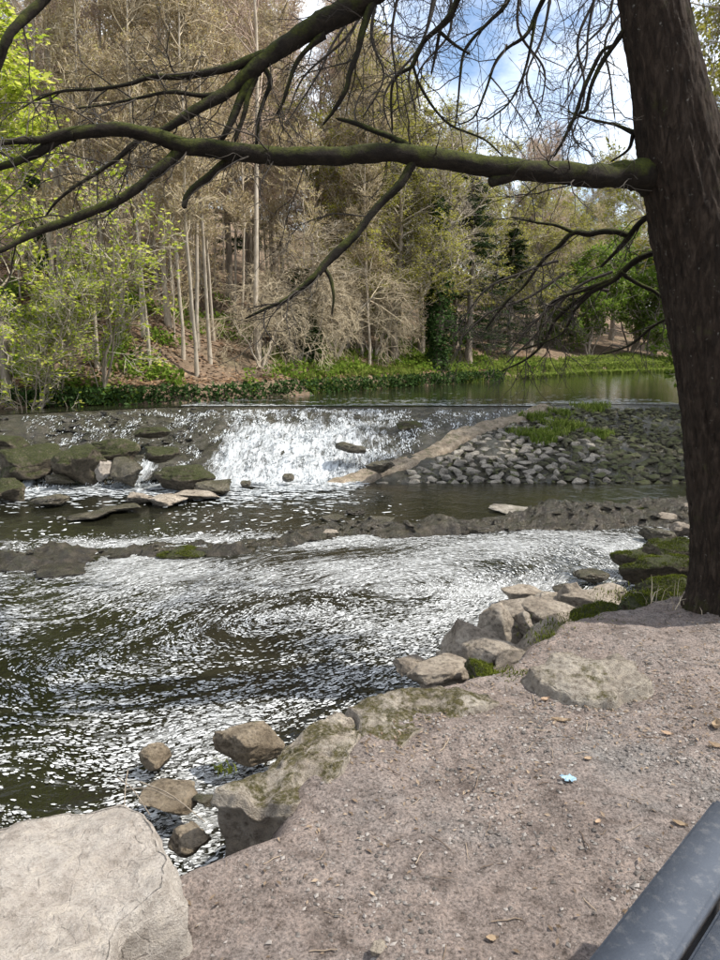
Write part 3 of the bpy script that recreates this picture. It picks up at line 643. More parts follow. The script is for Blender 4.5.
# ------------------------------------------------------------------ foam and white water
UPV = np.array((0, 0, 1.))
def flecks(mb, c, d, n, ln, wd, k=6):
    """irregular rounded patches: centre c, along d, normal n"""
    N = len(c); b = np.cross(n, d); an = np.arange(k) * 2 * math.pi / k
    rr = rng.uniform(.65, 1.25, (N, k, 1))
    V = c[:, None, :] + (d[:, None, :] * (np.cos(an)[None, :, None] * ln[:, None, None]) + b[:, None, :] * (np.sin(an)[None, :, None] * wd[:, None, None])) * rr * .5
    mb.add(V, np.arange(N * k).reshape(N, k))
def psi(X, Y):
    """stream function of the pool: one long eddy under the bar, a round one in its lower end"""
    def g(cx, cy, a, b, rot, s):
        c_, s_ = math.cos(R(rot)), math.sin(R(rot)); dx, dy = X - cx, Y - cy
        return s * np.exp(-(((dx * c_ + dy * s_) / a) ** 2 + ((-dx * s_ + dy * c_) / b) ** 2))
    w = .05 * fbm(xy3(X, Y), .9, 3, 90) + .012 * fbm(xy3(X, Y), 3.5, 2, 92)
    return g(.35, 6.35, 3.3, 1.7, 34, 1.0) + g(-1.6, 4.5, 1.6, 1.2, 20, .22) + g(-4.5, 5.0, 2., 1.2, 0, .4) + w
def scatter_foam(mb, N, x0, x1, y0, y1, dens, smin, smax, asp, zoff=.004):
    X = rng.uniform(x0, x1, N); Y = rng.uniform(y0, y1, N)
    p0 = psi(X, Y); e = .02
    gx = (psi(X + e, Y) - p0) / e; gy = (psi(X, Y + e) - p0) / e
    d = unit(np.stack([gy, -gx, 0 * gx], -1) + 1e-6 + rng.normal(size=(N, 3)) * np.array((.05, .05, 0)))
    g_ = np.clip(np.hypot(gx, gy), .08, 1.); wob_ = fbm(xy3(X, Y), 2.2, 3, 94) * .10 * g_
    fil = .55 * vn(np.stack([(p0 + wob_) * 34, X * .9, Y * .9], -1), 5) + .45 * vn(np.stack([(p0 + wob_) * 75, X * 1.6, Y * 1.6], -1), 6) + .25 * vn(np.stack([p0 * 12, X * .4, Y * .4], -1), 7)
    blot = fbm(xy3(X, Y), 1.3, 4, 95)
    pr = dens(X, Y, fil, blot)
    dE, _ = poly_sd(X, Y, EDGE)
    k = (rng.uniform(size=N) < pr) & (dE > .35) & (bar_h(X, Y) < ZP - .01)
    X, Y, d = X[k], Y[k], d[k]; n = len(X)
    sz = rng.uniform(0, 1, n) ** 2.2 * (smax - smin) + smin
    a = asp(X, Y) * rng.uniform(.6, 1.5, n)
    ln = sz * np.sqrt(a); wd = sz / np.sqrt(a)
    c = np.stack([X, Y, ZP + zoff + rng.uniform(0, .004, n)], -1)
    flecks(mb, c, d, np.tile(np.array((0, 0, 1.)), (n, 1)), ln, wd)
    return n
gx_ = np.arange(-4.2, 4.0, .035); gy_ = np.arange(2.4, 8.9, .035); X, Y = np.meshgrid(gx_, gy_); V, F = grid_mesh(gx_, gy_, lambda X, Y: np.full_like(X, ZP + .003))
dE, _ = poly_sd(X, Y, EDGE); bh_ = bar_h(X, Y); ok = (dE > .3) & (bh_ < ZP - .005); F = F[ok.ravel()[F].all(1)]
me = mesh_np('foam_film', V, [F]); p_ = psi(X, Y)
at = me.attributes.new('psi', 'FLOAT', 'POINT'); at.data.foreach_set('value', p_.ravel().astype(np.float32))
dn = np.clip(.42 + .40 * ss(5.0, 6.6, Y + .15 * X) + .35 * fbm(xy3(X, Y), 1.3, 4, 95) - .5 * np.exp(-(((X + 1.0) / .9) ** 2 + ((Y - 7.5) / .3) ** 2)), 0, 1) * ss(.3, .5, dE) * ss(8.9, 8.2, Y - .1 * X)
at = me.attributes.new('dens', 'FLOAT', 'POINT'); at.data.foreach_set('value', dn.ravel().astype(np.float32))
tag(link('foam_film', me, M['film']), 'thin soft foam streaks curving over the pool', None, None, 'stuff')
mb = MB()
def d1(X, Y, fil, blot):
    far = ss(5.2, 6.6, Y + .15 * X)
    base = .31 + (.52 + .12 * far) * fil + .30 * blot + .08 * far + .12 * ss(5.0, 4.0, Y)
    hole = np.exp(-(((X + 1.6) / .7) ** 2 + ((Y - 4.1) / .6) ** 2)) * .18 + np.exp(-(((X + 1.0) / .9) ** 2 + ((Y - 7.5) / .3) ** 2)) * 1.
    return np.clip(base - hole, .02, 1) * ss(8.9, 8.0, Y - .1 * X)
n1 = scatter_foam(mb, 190000, -3.6, 1.6, 2.4, 6.4, d1, .006, .030, lambda X, Y: 2.3 + 1.2 * ss(4.5, 6.5, Y))
n1 += scatter_foam(mb, 80000, -3.9, 3.9, 5.6, 8.8, d1, .008, .034, lambda X, Y: 3.0)
n1 += scatter_foam(mb, 5000, -9, -3.4, 2.4, 8.0, d1, .03, .07, lambda X, Y: 2.)
n1 += scatter_foam(mb, 20000, -1.5, 3.9, 5.2, 8.6, d1, .010, .036, lambda X, Y: 4.)
n2 = scatter_foam(mb, 5200, -5.5, 1.2, 7.6, 11.2, lambda X, Y, f, b: np.clip(.16 + .4 * b + .3 * f, 0, 1) * ss(1.2, -1.5, X), .02, .085, lambda X, Y: 2.2)
tag(link('pool_foam', mb.mesh('pool_foam', False), M['foam']), 'white foam flecks swirling on the dark pool', None, None, 'stuff')
print('foam', n1, n2)
# white water sliding down the weir
def wet_mask(X, T):
    Y = foot_y(X) + T * (crest_y(X) - foot_y(X))
    right = np.where(X < cop_x(Y) - .32, 1, 0)
    core = ss(-3.3, -2.3, X) * ss(.97, .55, T) * right * (1 - .66 * ss(-.5, .9, X))
    side = (np.exp(-((X + 3.75) / .28) ** 2) * ss(.42, .25, T) + np.exp(-((X + 5.35) / .16) ** 2) * ss(.5, .3, T)) * .9
    thin = (.36 * ss(-3.4, -2.2, X) * (1 - .5 * ss(.2, 1.4, X)) + .34 * ss(-8.5, -5, X) * (1 - .4 * ss(.2, 1.4, X))) * ss(.99, .9, T) * right
    return np.maximum(np.maximum(core, side), thin), Y
xs = np.arange(-8.6, 4.2, .03); ts = np.linspace(-.03, .99, 150)
X, T = np.meshgrid(xs, ts); mk, Y = wet_mask(X, T)
Zs = face_h(X, T) + .03 + .03 * fbm(np.stack([X * 2.4, Y * .7, X * 0], -1), 3.2, 4, 103) * ss(1.0, .8, T) + .04 * np.exp(-((T - .02) / .07) ** 2)
n, m = X.shape; i = np.arange(n * m).reshape(n, m); F = np.stack([i[:-1, :-1], i[:-1, 1:], i[1:, 1:], i[1:, :-1]], -1).reshape(-1, 4)
F = F[(mk > .04)[:-1, :-1].ravel()]
me = mesh_np('white_water', np.stack([X, Y, Zs], -1).reshape(-1, 3), [F]); at = me.attributes.new('wet', 'FLOAT', 'POINT'); at.data.foreach_set('value', mk.ravel().astype(np.float32))
tag(link('white_water', me, M['sheet']), 'white water sliding down the weir face', None, None, 'stuff')
mw = MB()
N = 260000; X = rng.uniform(-6.6, 4.2, N); T = rng.uniform(-.05, .94, N) ; mk, Y = wet_mask(X, np.clip(T, 0, 1)); st = fbm(np.stack([X * 2.6, Y * 1.2, X * 0], -1), 2.2, 4, 107)
k = rng.uniform(size=N) < np.clip(mk * (.16 + .6 * st) * (1.1 - .35 * T), 0, 1); X, T, Y = X[k], T[k], Y[k]; n = len(X)
Zf = np.maximum(face_h(X, T), ZP) + .02 + rng.uniform(0, .07, n) * ss(1.0, .5, T)
dr = unit(np.stack([rng.normal(size=n) * .22, -np.ones(n), -.15 - .25 * rng.uniform(size=n)], -1)); up = unit(np.stack([rng.normal(size=n) * .18, rng.normal(size=n) * .18 - .2, np.ones(n)], -1)); dr = unit(dr - (dr * up).sum(-1, keepdims=True) * up)
sz = rng.uniform(0, 1, n) ** 2.5 * .020 + .005
flecks(mw, np.stack([X, Y, Zf], -1), dr, up, sz * 5.0, sz * .8, 5)
# boil at the foot of the fall, drifting out
N = 16000; X = rng.uniform(-5.6, .4, N); q = rng.exponential(.35, N); Y = foot_y(X) + .25 - q; core = np.maximum(ss(-3.2, -2.4, X) * ss(.2, -.5, X), .35 * np.exp(-((X + 3.9) / .7) ** 2) + .35 * np.exp(-((X + 5.1) / .5) ** 2))
nb_ = fbm(np.stack([X * .8, Y * 2.5, X * 0], -1), 2.2, 4, 111); k = rng.uniform(size=N) < np.clip(core * (.75 + .9 * nb_), 0, 1); X, Y = X[k], Y[k]; n = len(X)
sz = rng.uniform(0, 1, n) ** 2 * .08 + .02; dr = unit(np.stack([np.ones(n), rng.normal(size=n) * .25, np.zeros(n)], -1)); up = np.tile(np.array((0, 0, 1.)), (n, 1))
flecks(mw, np.stack([X, Y, ZP + .006 + rng.uniform(0, .03, n)], -1), dr, up, sz * 2., sz * .7, 6)
N = 9000; X = rng.uniform(-4, 7.5, N); Y = crest_y(X) + rng.exponential(.9, N); k = rng.uniform(size=N) < np.clip(.35 + .9 * fbm(np.stack([X * .6, Y * 2, X * 0], -1), 1.4, 4, 115), 0, 1); X, Y = X[k], Y[k]; n = len(X)
sz = rng.uniform(0, 1, n) ** 2 * .05 + .012; flecks(mw, np.stack([X, Y, np.full(n, ZU + .005) + rng.uniform(0, .004, n)], -1), unit(np.stack([np.ones(n), rng.normal(size=n) * .2, np.zeros(n)], -1)), np.tile(UPV, (n, 1)), sz * 2.6, sz * .8, 6)
tag(link('spray', mw.mesh('spray', True), M['white']), 'white spray and broken foam on the weir', None, None, 'stuff')

# ------------------------------------------------------------------ trees of the wood
UP = np.array((0, 0, 1.))
def trunk_line(H, r0, lean=.03, wob=.05, n=14, flare=1.5):
    z = np.linspace(0, H, n); f = z / H
    x = np.cumsum(rng.normal(size=n) * wob) + lean * z * rng.normal(); y = np.cumsum(rng.normal(size=n) * wob) + lean * z * rng.normal()
    x -= x[0]; y -= y[0]
    r = r0 * (1 - .86 * f ** 1.1) * (1 + (flare - 1) * np.exp(-z / (r0 * 3)))
    return np.stack([x, y, z], -1)[None], r[None]
def make_tree(name, label, cat, group, H, r0, cs, n1, L1, a1, n2, L2, n3, L3, n4=0, L4=0, bark='darkbark', twig='twig_grey', leaf=None, nleaf=0, lsize=.05, lflat=.4, droop=0., up1=.10, stems=1, tr=.009, spread=0., lasp=.6, rtw=1.):
    root = thing(name, label, cat, (0, 0, -300), group)
    tb = MB(); cb = MB(); lb = MB(); allt = []
    TP, TR = [], []
    for s in range(stems):
        p, r = trunk_line(H * (1 if s == 0 else rng.uniform(.6, 1)), r0 * (1 if s == 0 else rng.uniform(.5, .9)))
        if stems > 1:
            az = rng.uniform(0, 6.28); k = spread * rng.uniform(.5, 1.2); f = p[..., 2:3] / H
            p = p + np.array((math.cos(az), math.sin(az), 0)) * (k * f * (1 - .0 * f)) * H * .5 + np.array((math.cos(az), math.sin(az), 0)) * r0; p[..., 2] *= 1 - droop * f[..., 0] * k
        TP.append(p); TR.append(r)
    tp, trd = np.concatenate(TP), np.concatenate(TR)
    tubes(tb, tp, trd, 9, rough=.05)
    b1, q1 = spawn(tp, trd, n1, L1, a1, 7, r0 * .32, .14, UP * up1, cs, .99, .25)
    tubes(cb, b1, q1, 5)
    b2, q2 = spawn(b1, q1, n2, L2, .75, 5, r0 * .14, .2, UP * (up1 * .6 - droop * .25), .15, 1., .35)
    tubes(cb, b2, np.maximum(q2, tr), 3); last = b2, q2
    b3, q3 = spawn(b2, q2, n3, L3, .7, 3, tr * 1.1, .25, UP * (up1 * .4 - droop * .3), .1, 1., .55, rmax=9)
    tubes(cb, b3, q3 * rtw, 3); allt = b3
    if n4:
        b4, q4 = spawn(b3, q3, n4, L4, .7, 2, tr * .8, .3, UP * (.05 - droop * .3), .1, 1., .6, rmax=9)
        tubes(cb, b4, q4 * rtw, 3); allt = b4
    link('trunk', tb.mesh('trunk'), M[bark], root); link('crown', cb.mesh('crown'), M[twig], root)
    if leaf:
        a = allt.reshape(-1, allt.shape[1], 3); bi = rng.integers(0, len(a), nleaf); f = rng.uniform(.2, 1, (nleaf, 1)); k = a.shape[1] - 1
        pos = a[bi, 0] * (1 - f) + a[bi, k] * f + rng.normal(size=(nleaf, 3)) * lsize * .5
        leaves(lb, pos, lsize, lflat, lasp); link('foliage', lb.mesh('foliage', False), M[leaf], root)
    return root
def ivy(root, H, r, n, size=.13, mat='ivy', base=.0, clump=.35):
    z = rng.uniform(base, H, n); az = rng.uniform(0, 6.283, n); cl = fbm(np.stack([np.cos(az), np.sin(az), z * .7], -1), 1.6, 3, int(H * 7))
    rr = r * (1 + clump * 1.3 * cl) * (1 - .45 * (z / H) ** 2) * np.sqrt(rng.uniform(.35, 1, n))
    o = np.stack([np.cos(az), np.sin(az), np.zeros(n)], -1); pos = o * rr[:, None] + np.stack([0 * z, 0 * z, z], -1)
    lb = MB(); leaves(lb, pos, size, 0, .9, unit(o + rng.normal(size=(n, 3)) * .5 + UP * .3)); return link('ivy', lb.mesh('ivy', False), M[mat], root)
G = 'trees of the wood on the far bank'
T = {}
T['pole'] = make_tree('slender_tree', 'slender pale-stemmed bare tree in the wood on the far bank', 'tree', 'slender pale trees on the far bank', 16, .075, .32, 30, 2.0, .7, 6, 1.1, 6, .55, 2, .3, bark='polebark', twig='twig_pink', leaf='budgold', nleaf=4500, lsize=.055)
T['pole2'] = make_tree('slender_tree', 'thin grey bare tree among the slender trees on the far bank', 'tree', 'thin grey trees on the far bank', 13, .05, .26, 26, 1.7, .65, 6, .9, 6, .5, 2, .28, bark='polebark', twig='twig_straw', leaf='budgold', nleaf=5000, lsize=.06)
T['beech'] = make_tree('bare_tree', 'tall spreading bare tree with a pinkish haze of twigs on the slope', 'tree', 'tall spreading bare trees on the slope', 17, .19, .22, 34, 4.4, .85, 8, 1.9, 8, .8, 3, .4, twig='twig_pink', tr=.010, leaf='budgold', nleaf=3500, lsize=.06)
T['oak'] = make_tree('bare_tree', 'broad bare tree with brown buds on the slope', 'tree', 'broad bare trees with brown buds on the slope', 15, .2, .18, 32, 4.2, .95, 8, 1.8, 8, .8, 3, .4, twig='twig_grey', tr=.011, leaf='budgold', nleaf=12000, lsize=.07)
T['birch'] = make_tree('budding_tree', 'tree misted with yellow-green young leaves on the far bank', 'tree', 'budding trees on the far bank', 12, .14, .10, 34, 3.4, 1.0, 8, 1.6, 7, .8, 2, .4, twig='twig_grey', leaf='budgreen', nleaf=24000, lsize=.095, lflat=.6)
T['tangle'] = make_tree('bare_shrub', 'pale arching tangle of bare branches at the foot of the wood', 'shrub', 'arching bare shrubs along the far bank', 4.6, .06, .15, 7, 2.0, .9, 6, 1.2, 5, .6, 2, .3, bark='polebark', twig='twig_straw', stems=5, spread=.9, droop=.5, up1=-.02, tr=.006)
T['sapling'] = make_tree('sapling', 'thin twiggy sapling of the understorey on the wooded slope', 'tree', 'saplings of the understorey on the slope', 7, .03, .10, 22, 1.6, .85, 4, .9, 4, .5, 2, .28, bark='polebark', twig='twig_straw', leaf='budgold', nleaf=3000, lsize=.06, tr=.006)
T['ivytree'] = make_tree('ivy_tree', 'dark ivy-clad tree in the wood', 'tree', 'ivy-clad trees in the wood', 15, .2, .35, 26, 3.0, .9, 7, 1.3, 6, .6, 2, .3, twig='twig_grey')
ivy(T['ivytree'], 11.5, .6, 7000, .15, clump=.6)
def conifer(H, seedn):
    root = thing('conifer', 'dark evergreen conifer standing in the wood', 'tree', (0, 0, -300), 'dark conifers in the wood')
    tb = MB(); cb = MB(); lb = MB(); p, r = trunk_line(H, .17, .01, .02); tubes(tb, p, r, 9)
    n = 110; t_ = rng.uniform(.12, .98, n); az = rng.uniform(0, 6.28, n); L = (1 - t_) * 2.6 + .3
    st = np.stack([np.interp(t_ * H, p[0, :, 2], p[0, :, 0]), np.interp(t_ * H, p[0, :, 2], p[0, :, 1]), t_ * H], -1)
    f = np.linspace(0, 1, 6); o = np.stack([np.cos(az), np.sin(az), np.zeros(n)], -1)
    b = st[:, None] + o[:, None] * (L[:, None] * f)[..., None] + UP * (-.32 * L[:, None] * f ** 1.3 + .10 * L[:, None] * f ** 3)[..., None]
    tubes(cb, b, np.full((n, 6), .022) * np.linspace(1, .3, 6), 4)
    k = 15000; bi = rng.integers(0, n, k); ff = rng.uniform(.12, 1, k) ** .8; i0 = np.minimum((ff * 5).astype(int), 4); fr = (ff * 5 - i0)[:, None]
    pos = b[bi, i0] * (1 - fr) + b[bi, i0 + 1] * fr; side = np.cross(o[bi], UP); pos = pos + side * (rng.normal(size=(k, 1)) * .22 * L[bi, None] * (1.1 - ff[:, None]) * .8) - UP * np.abs(rng.normal(size=(k, 1))) * .1
    leaves(lb, pos, .2, .45, .32)
    link('trunk', tb.mesh('trunk'), M['darkbark'], root); link('crown', cb.mesh('crown'), M['darkbark'], root); link('foliage', lb.mesh('foliage', False), M['conifer'], root); return root
T['conifer'] = conifer(16, 1)
T['leafy'] = make_tree('leafy_tree', 'young tree in fresh bright green leaf', 'tree', None, 7.5, .09, .05, 30, 2.3, 1.1, 7, 1.1, 5, .5, 0, 0, leaf='freshleaf', nleaf=10500, lsize=.115, lflat=.75, lasp=.75, tr=.007)
T['hazel'] = make_tree('leafy_shrub', 'loose shrub with scattered yellow-green leaves', 'shrub', None, 4.2, .035, .15, 8, 1.5, .9, 6, .8, 4, .4, 0, 0, bark='darkbark', leaf='freshleaf', nleaf=2600, lsize=.11, lflat=.75, lasp=.7, stems=5, spread=.6, tr=.006)
T['greenbush'] = make_tree('green_shrub', 'dense mid-green leafy shrub on the far bank', 'shrub', 'green shrubs on the far bank', 4.5, .06, .05, 14, 1.7, 1.0, 6, .9, 5, .45, 0, 0, leaf='greenleaf', nleaf=14000, lsize=.13, lflat=.5, stems=4, spread=.7, tr=.008)

used = set()
MARKS = [('the bright green leafy tree', -7.3, 15.6), ('the leaning yellow-green shrub', -5.9, 16.6), ('the short ivy-smothered tree', -1.8, 23.6), ('the tall ivy-wrapped tree', 3.6, 33), ('the squat dark evergreen', 7.8, 37.5), ('the tall dark spruce', -6.1, 40), ('the green shrubs at the bend', 16, 45)]
SHORT = {'pole': 'slender pale-stemmed bare tree', 'pole2': 'thin grey bare tree', 'beech': 'tall pinkish bare tree', 'oak': 'broad golden-budded bare tree', 'birch': 'yellow-green budding tree', 'tangle': 'arching bare tangle', 'sapling': 'thin twiggy sapling', 'greenbush': 'dense mid-green shrub'}
def auto_label(kind, x, y):
    d = float(poly_sd(np.array([float(x)]), np.array([float(y)]), BANK)[0][0])
    row = 'at the water edge' if d < 2.5 else 'on the lower slope' if d < 8 else 'higher up the slope' if d < 18 else 'deep in the wood'
    return '%s %s near %s' % (SHORT[kind], row, min(MARKS, key=lambda m: math.hypot(m[1] - x, m[2] - y))[0])
def plant(kind, x, y, rz=None, sc=1., label=None, group=None, z=None, sink=.12):
    rz = rng.uniform(0, 6.28) if rz is None else rz
    label = label or auto_label(kind, x, y)
    z = (hz(x, y) if z is None else z) - sink
    s = sc if isinstance(sc, tuple) else (sc, sc)
    pt = x / (Y_ := max(y, 1)) * FPX / .984 + 360; yt = np.interp(pt, [-50, 60, 140, 240, 330, 420, 480, 560, 640, 720], [-60, -20, 10, 0, 45, 100, 145, 170, 190, 195]) + 34 * math.sin(pt * .9 + y)
    zmax = CZ + Y_ * math.tan(math.atan((480 - yt) / FPX) - PITCH)
    Hk = {'pole': 15, 'pole2': 12, 'beech': 18.5, 'oak': 16.5, 'birch': 13.3, 'ivytree': 15.5, 'conifer': 16, 'sapling': 7.5}.get(kind)
    if Hk and y > 22: f = min(1, max(.35, (zmax - z) / (Hk * s[1]))); s = (s[0] * f ** .5, s[1] * f)
    root = T[kind]
    if kind in used: return copy_tree(root, (x, y, z), rz, s, label, group)
    used.add(kind); root.location = (x, y, z); root.rotation_euler = (0, 0, rz); root.scale = (s[0], s[0], s[1])
    if label: root['label'] = label
    if group: root['group'] = group
    return root
def bx(px_, Y): return (px_ - 360) / FPX * Y * .984
# individual trees
plant('leafy', bx(-20, 14.6), 15.6, 1.0, (1.05, 1.0), 'tree in dense bright yellow-green leaf beside the mossy left end of the weir')
plant('leafy', bx(-70, 17.5), 18.5, 2.0, (1.1, 1.35), 'taller tree in bright green leaf rising behind the yellow-green one', None)
plant('hazel', bx(92, 16.2), 16.6, .5, 1.0, 'loose shrub with yellow-green leaves leaning out over the upper river', None)
plant('hazel', bx(15, 14.9), 15.2, 1.2, .8, 'spreading leafy shrub hanging low over the crest at the left bank', None)
plant('hazel', bx(45, 15.6), 15.9, 2.5, .75, 'low shrub with sparse yellow leaves at the foot of the bright green tree', None)
plant('ivytree', bx(438, 27.6), 27.8, None, (1., .8), 'dark ivy-wrapped tree rising above the budding trees', None)
plant('ivytree', bx(20, 24), 26, None, (1.0, 1.25), 'ivy-wrapped tree behind the bright green tree', None)
plant('ivytree', bx(305, 23.8), 23.6, None, (.9, .26), 'short ivy-smothered tree on the bank above the weir', None)
plant('conifer', bx(245, 38), 40, None, (1.3, 1.5), 'tall dark spruce behind the bare trees', None)
plant('conifer', bx(512, 36), 36.5, None, (.9, .42), 'squat dark evergreen at the river bend', None)
plant('conifer', bx(425, 42), 43, None, (.8, .85), 'thin dark evergreen between the budding trees', None)
plant('conifer', bx(470, 31), 31.5, None, (.9, .55), 'dark evergreen beside the ivy-wrapped tree', None)
for p_, Y, s in ((590, 43, 1.25), (630, 46, 1.5), (560, 44, .8), (650, 44, 1.2), (690, 50, 1.6)): plant('greenbush', bx(p_, Y), Y, None, s)
for p_, Y, s in ((395, 27.5, (1., .8)), (420, 30, (1., .85)), (455, 33.5, (1.0, .7)), (490, 37, (1., .85)), (530, 41, (1.1, .9)), (360, 27, (1., .95)), (570, 47, (1.2, 1.)), (610, 52, (1.2, 1.05)), (385, 34, (1.1, 1.0)), (500, 46, (1.2, 1.1)), (640, 58, (1.3, 1.1)), (545, 56, (1.3, 1.1))): plant('birch', bx(p_, Y), Y, None, s)
for p_, Y, s in ((300, 22.8, .8), (335, 24.5, .9), (262, 21.2, .7), (375, 26.5, .8), (345, 26.5, .9), (290, 25, .9)): plant('tangle', bx(p_, Y), Y, None, s)
# random wood
rw = np.random.default_rng(5); placed = []
def rand_wood(n, plo, phi, dlo, dhi, kinds, mind, smin=.85, smax=1.15):
    c = 0; tries = 0
    while c < n and tries < n * 60:
        tries += 1
        pxx = rw.uniform(plo, phi); Y = rw.uniform(15, 90); x = bx(pxx, Y)
        d, _ = poly_sd(np.array([x]), np.array([Y]), BANK); d = d[0]
        if not dlo < d < dhi: continue
        if any((x - a) ** 2 + (Y - b) ** 2 < mind ** 2 for a, b in placed): continue
        placed.append((x, Y)); k = kinds[int(rw.integers(len(kinds)))]; s = rw.uniform(smin, smax)
        plant(k, x, Y, rw.uniform(0, 6.28), (s, s * rw.uniform(.9, 1.12))); c += 1
    return c
c1 = rand_wood(56, 60, 400, 1.2, 11, ['pole', 'pole2', 'pole2'], .55)
c5 = rand_wood(56, -40, 420, 1.6, 20, ['sapling'], .8, .6, 1.15)
c2 = rand_wood(26, -60, 400, 4, 18, ['pole', 'pole2', 'pole2', 'beech'], 1.3)
c3 = rand_wood(15, -80, 420, 9, 34, ['beech', 'oak', 'pole'], 2.6)
c4 = rand_wood(26, 360, 720, 5, 34, ['oak', 'beech', 'birch', 'birch', 'pole2'], 2.6, .7, .9)
print('wood', c1, c2, c3, c4)
# right-hand near bank trees (shade the apron) behind the trunk
for x, y, k, s, lab in ((9.6, 12.5, 'oak', (.8, .75), 'bare tree on the near bank beside the stone apron'), (10.2, 17.5, 'birch', (1.0, 1.0), 'budding tree on the near bank upstream of the weir'), (14, 24, 'birch', (1.1, 1.1), 'budding tree on the near bank at the river bend'), (7.75, 15.2, 'birch', (.8, 1.05), 'budding tree on the near bank behind the leaning trunk')):
    plant(k, x, y, None, s, lab, 'trees on the near bank', z=nz(x, y))
plant('greenbush', 9.9, 19.5, None, .95, 'light green shrub on the near bank overhanging the crest', 'shrubs on the near bank', z=nz(9.9, 19.5))
plant('hazel', 8.6, 15.8, None, .9, 'leafy shrub reaching over the stone apron from the near bank', 'shrubs on the near bank', z=nz(8.6, 15.8))
for k in T:
    if k not in used:
        for ch in list(T[k].children): bpy.data.objects.remove(ch)
        bpy.data.objects.remove(T[k])

# ------------------------------------------------------------------ undergrowth, grass, litter
def blades(mb, pos, h, w, lean=.35):
    n = len(pos); az = rng.uniform(0, 6.28, n); hh = h * rng.uniform(.5, 1.2, n); o = np.stack([np.cos(az), np.sin(az), np.zeros(n)], -1); sd = np.stack([-np.sin(az), np.cos(az), np.zeros(n)], -1) * (w * rng.uniform(.6, 1.3, n))[:, None]
    k = lean * rng.uniform(.3, 1.6, n)
    m1 = pos + UP * (hh * .6)[:, None] + o * (hh * k * .3)[:, None]; e = pos + UP * (hh * (1 - .3 * k))[:, None] + o * (hh * k)[:, None]
    V = np.stack([pos - sd, pos + sd, m1 + sd * .8, m1 - sd * .8, e], 1); i = np.arange(n * 5).reshape(n, 5)
    mb.add(V, i[:, [0, 1, 2, 3]], i[:, [3, 2, 4]])
mb = MB(); bl = np.array(BANK)
def bank_pts(n, s0, s1, d0, d1):
    s = rng.uniform(s0, s1, n); i = s.astype(int); f = (s - i)[:, None]; p = bl[i] * (1 - f) + bl[i + 1] * f; t_ = unit(bl[i + 1] - bl[i]); nn = np.stack([-t_[:, 1], t_[:, 0]], -1)
    return p + nn * (d0 + (d1 - d0) * rng.uniform(0, 1, n) ** 1.4)[:, None]
q = bank_pts(34000, 4.45, 9.4, -.25, 2.6); k = fbm(xy3(q[:, 0], q[:, 1]), 1.2, 3, 121) > -.25; q = q[k]
blades(mb, np.stack([q[:, 0], q[:, 1], hill_h(q[:, 0], q[:, 1]) - .03], -1), .26, .02, .6)
q = bank_pts(30000, 6.2, 9.3, -.4, 2.2); blades(mb, np.stack([q[:, 0], q[:, 1], np.maximum(hill_h(q[:, 0], q[:, 1]), ZU) - .03], -1), .28, .03, .6)
tag(link('bank_grass', mb.mesh('bank_grass', False), M['grass']), 'bright green grass along the far bank', None, None, 'stuff')
mb = MB(); q = bank_pts(60000, 2., 6.5, -.15, 9.); k = fbm(xy3(q[:, 0], q[:, 1]), 1.1, 3, 125) > .30; q = q[k]; n = len(q)
leaves(mb, np.stack([q[:, 0], q[:, 1], hill_h(q[:, 0], q[:, 1]) + rng.uniform(0, .45, n) ** 1.3], -1), .12, .4, .7)
tag(link('undergrowth', mb.mesh('undergrowth', False), M['greenleaf']), 'low leafy undergrowth at the foot of the wood', None, None, 'stuff')
mb = MB(); q = bank_pts(9000, 2., 6.0, -.25, .12); n = len(q)
leaves(mb, np.stack([q[:, 0], q[:, 1], ZU + rng.uniform(0, .4, n)], -1), .1, .1, .7)
tag(link('overhanging_ivy', mb.mesh('overhanging_ivy', False), M['ivy']), 'dark ivy and roots hanging over the water edge', None, None, 'stuff')
mb = MB(); q = bank_pts(30000, 1.5, 7, .3, 12); n = len(q)
leaves(mb, np.stack([q[:, 0], q[:, 1], hill_h(q[:, 0], q[:, 1]) + rng.uniform(.01, .06, n)], -1), .11, .85, .7)
tag(link('leaf_litter', mb.mesh('leaf_litter', False), M['deadleaf']), 'russet fallen leaves covering the wooded slope', None, None, 'stuff')
# grass tufts on the apron
for cx, cy, r, nbl, lab in ((540, 438, .38, 900, 'widest grass clump on the pitched stones'), (565, 428, .3, 600, 'grass clump beside the widest one on the stones'), (535, 420, .22, 350, 'grass tuft close to the pale coping'), (592, 410, .3, 420, 'grass tuft at the crest of the weir'), (600, 437, .2, 260, 'small grass tuft at the edge of the shaded stones'), (562, 416, .2, 260, 'small grass tuft below the crest')):
    lo, hi = -.7, .34
    for _ in range(30):
        zt = (lo + hi) / 2; p = P(cx, cy, zt)
        if float(weir_z(weir_t(p[0], p[1]))) > zt: lo = zt
        else: hi = zt
    n = nbl; a = rng.uniform(0, 6.28, n); rr = r * np.sqrt(rng.uniform(0, 1, n)) * (1 + .4 * np.sin(a * 3)); X = p[0] + rr * np.cos(a) * 1.3; Y = p[1] + rr * np.sin(a)
    mb = MB(); blades(mb, np.stack([X - p[0], Y - p[1], weir_z(weir_t(X, Y)) + .03 - zt], -1), .16, .009, .7)
    tag(link('grass_tuft', mb.mesh('grass_tuft', False), M['grass'], None, p), lab, 'grass', 'grass tufts on the stone apron')

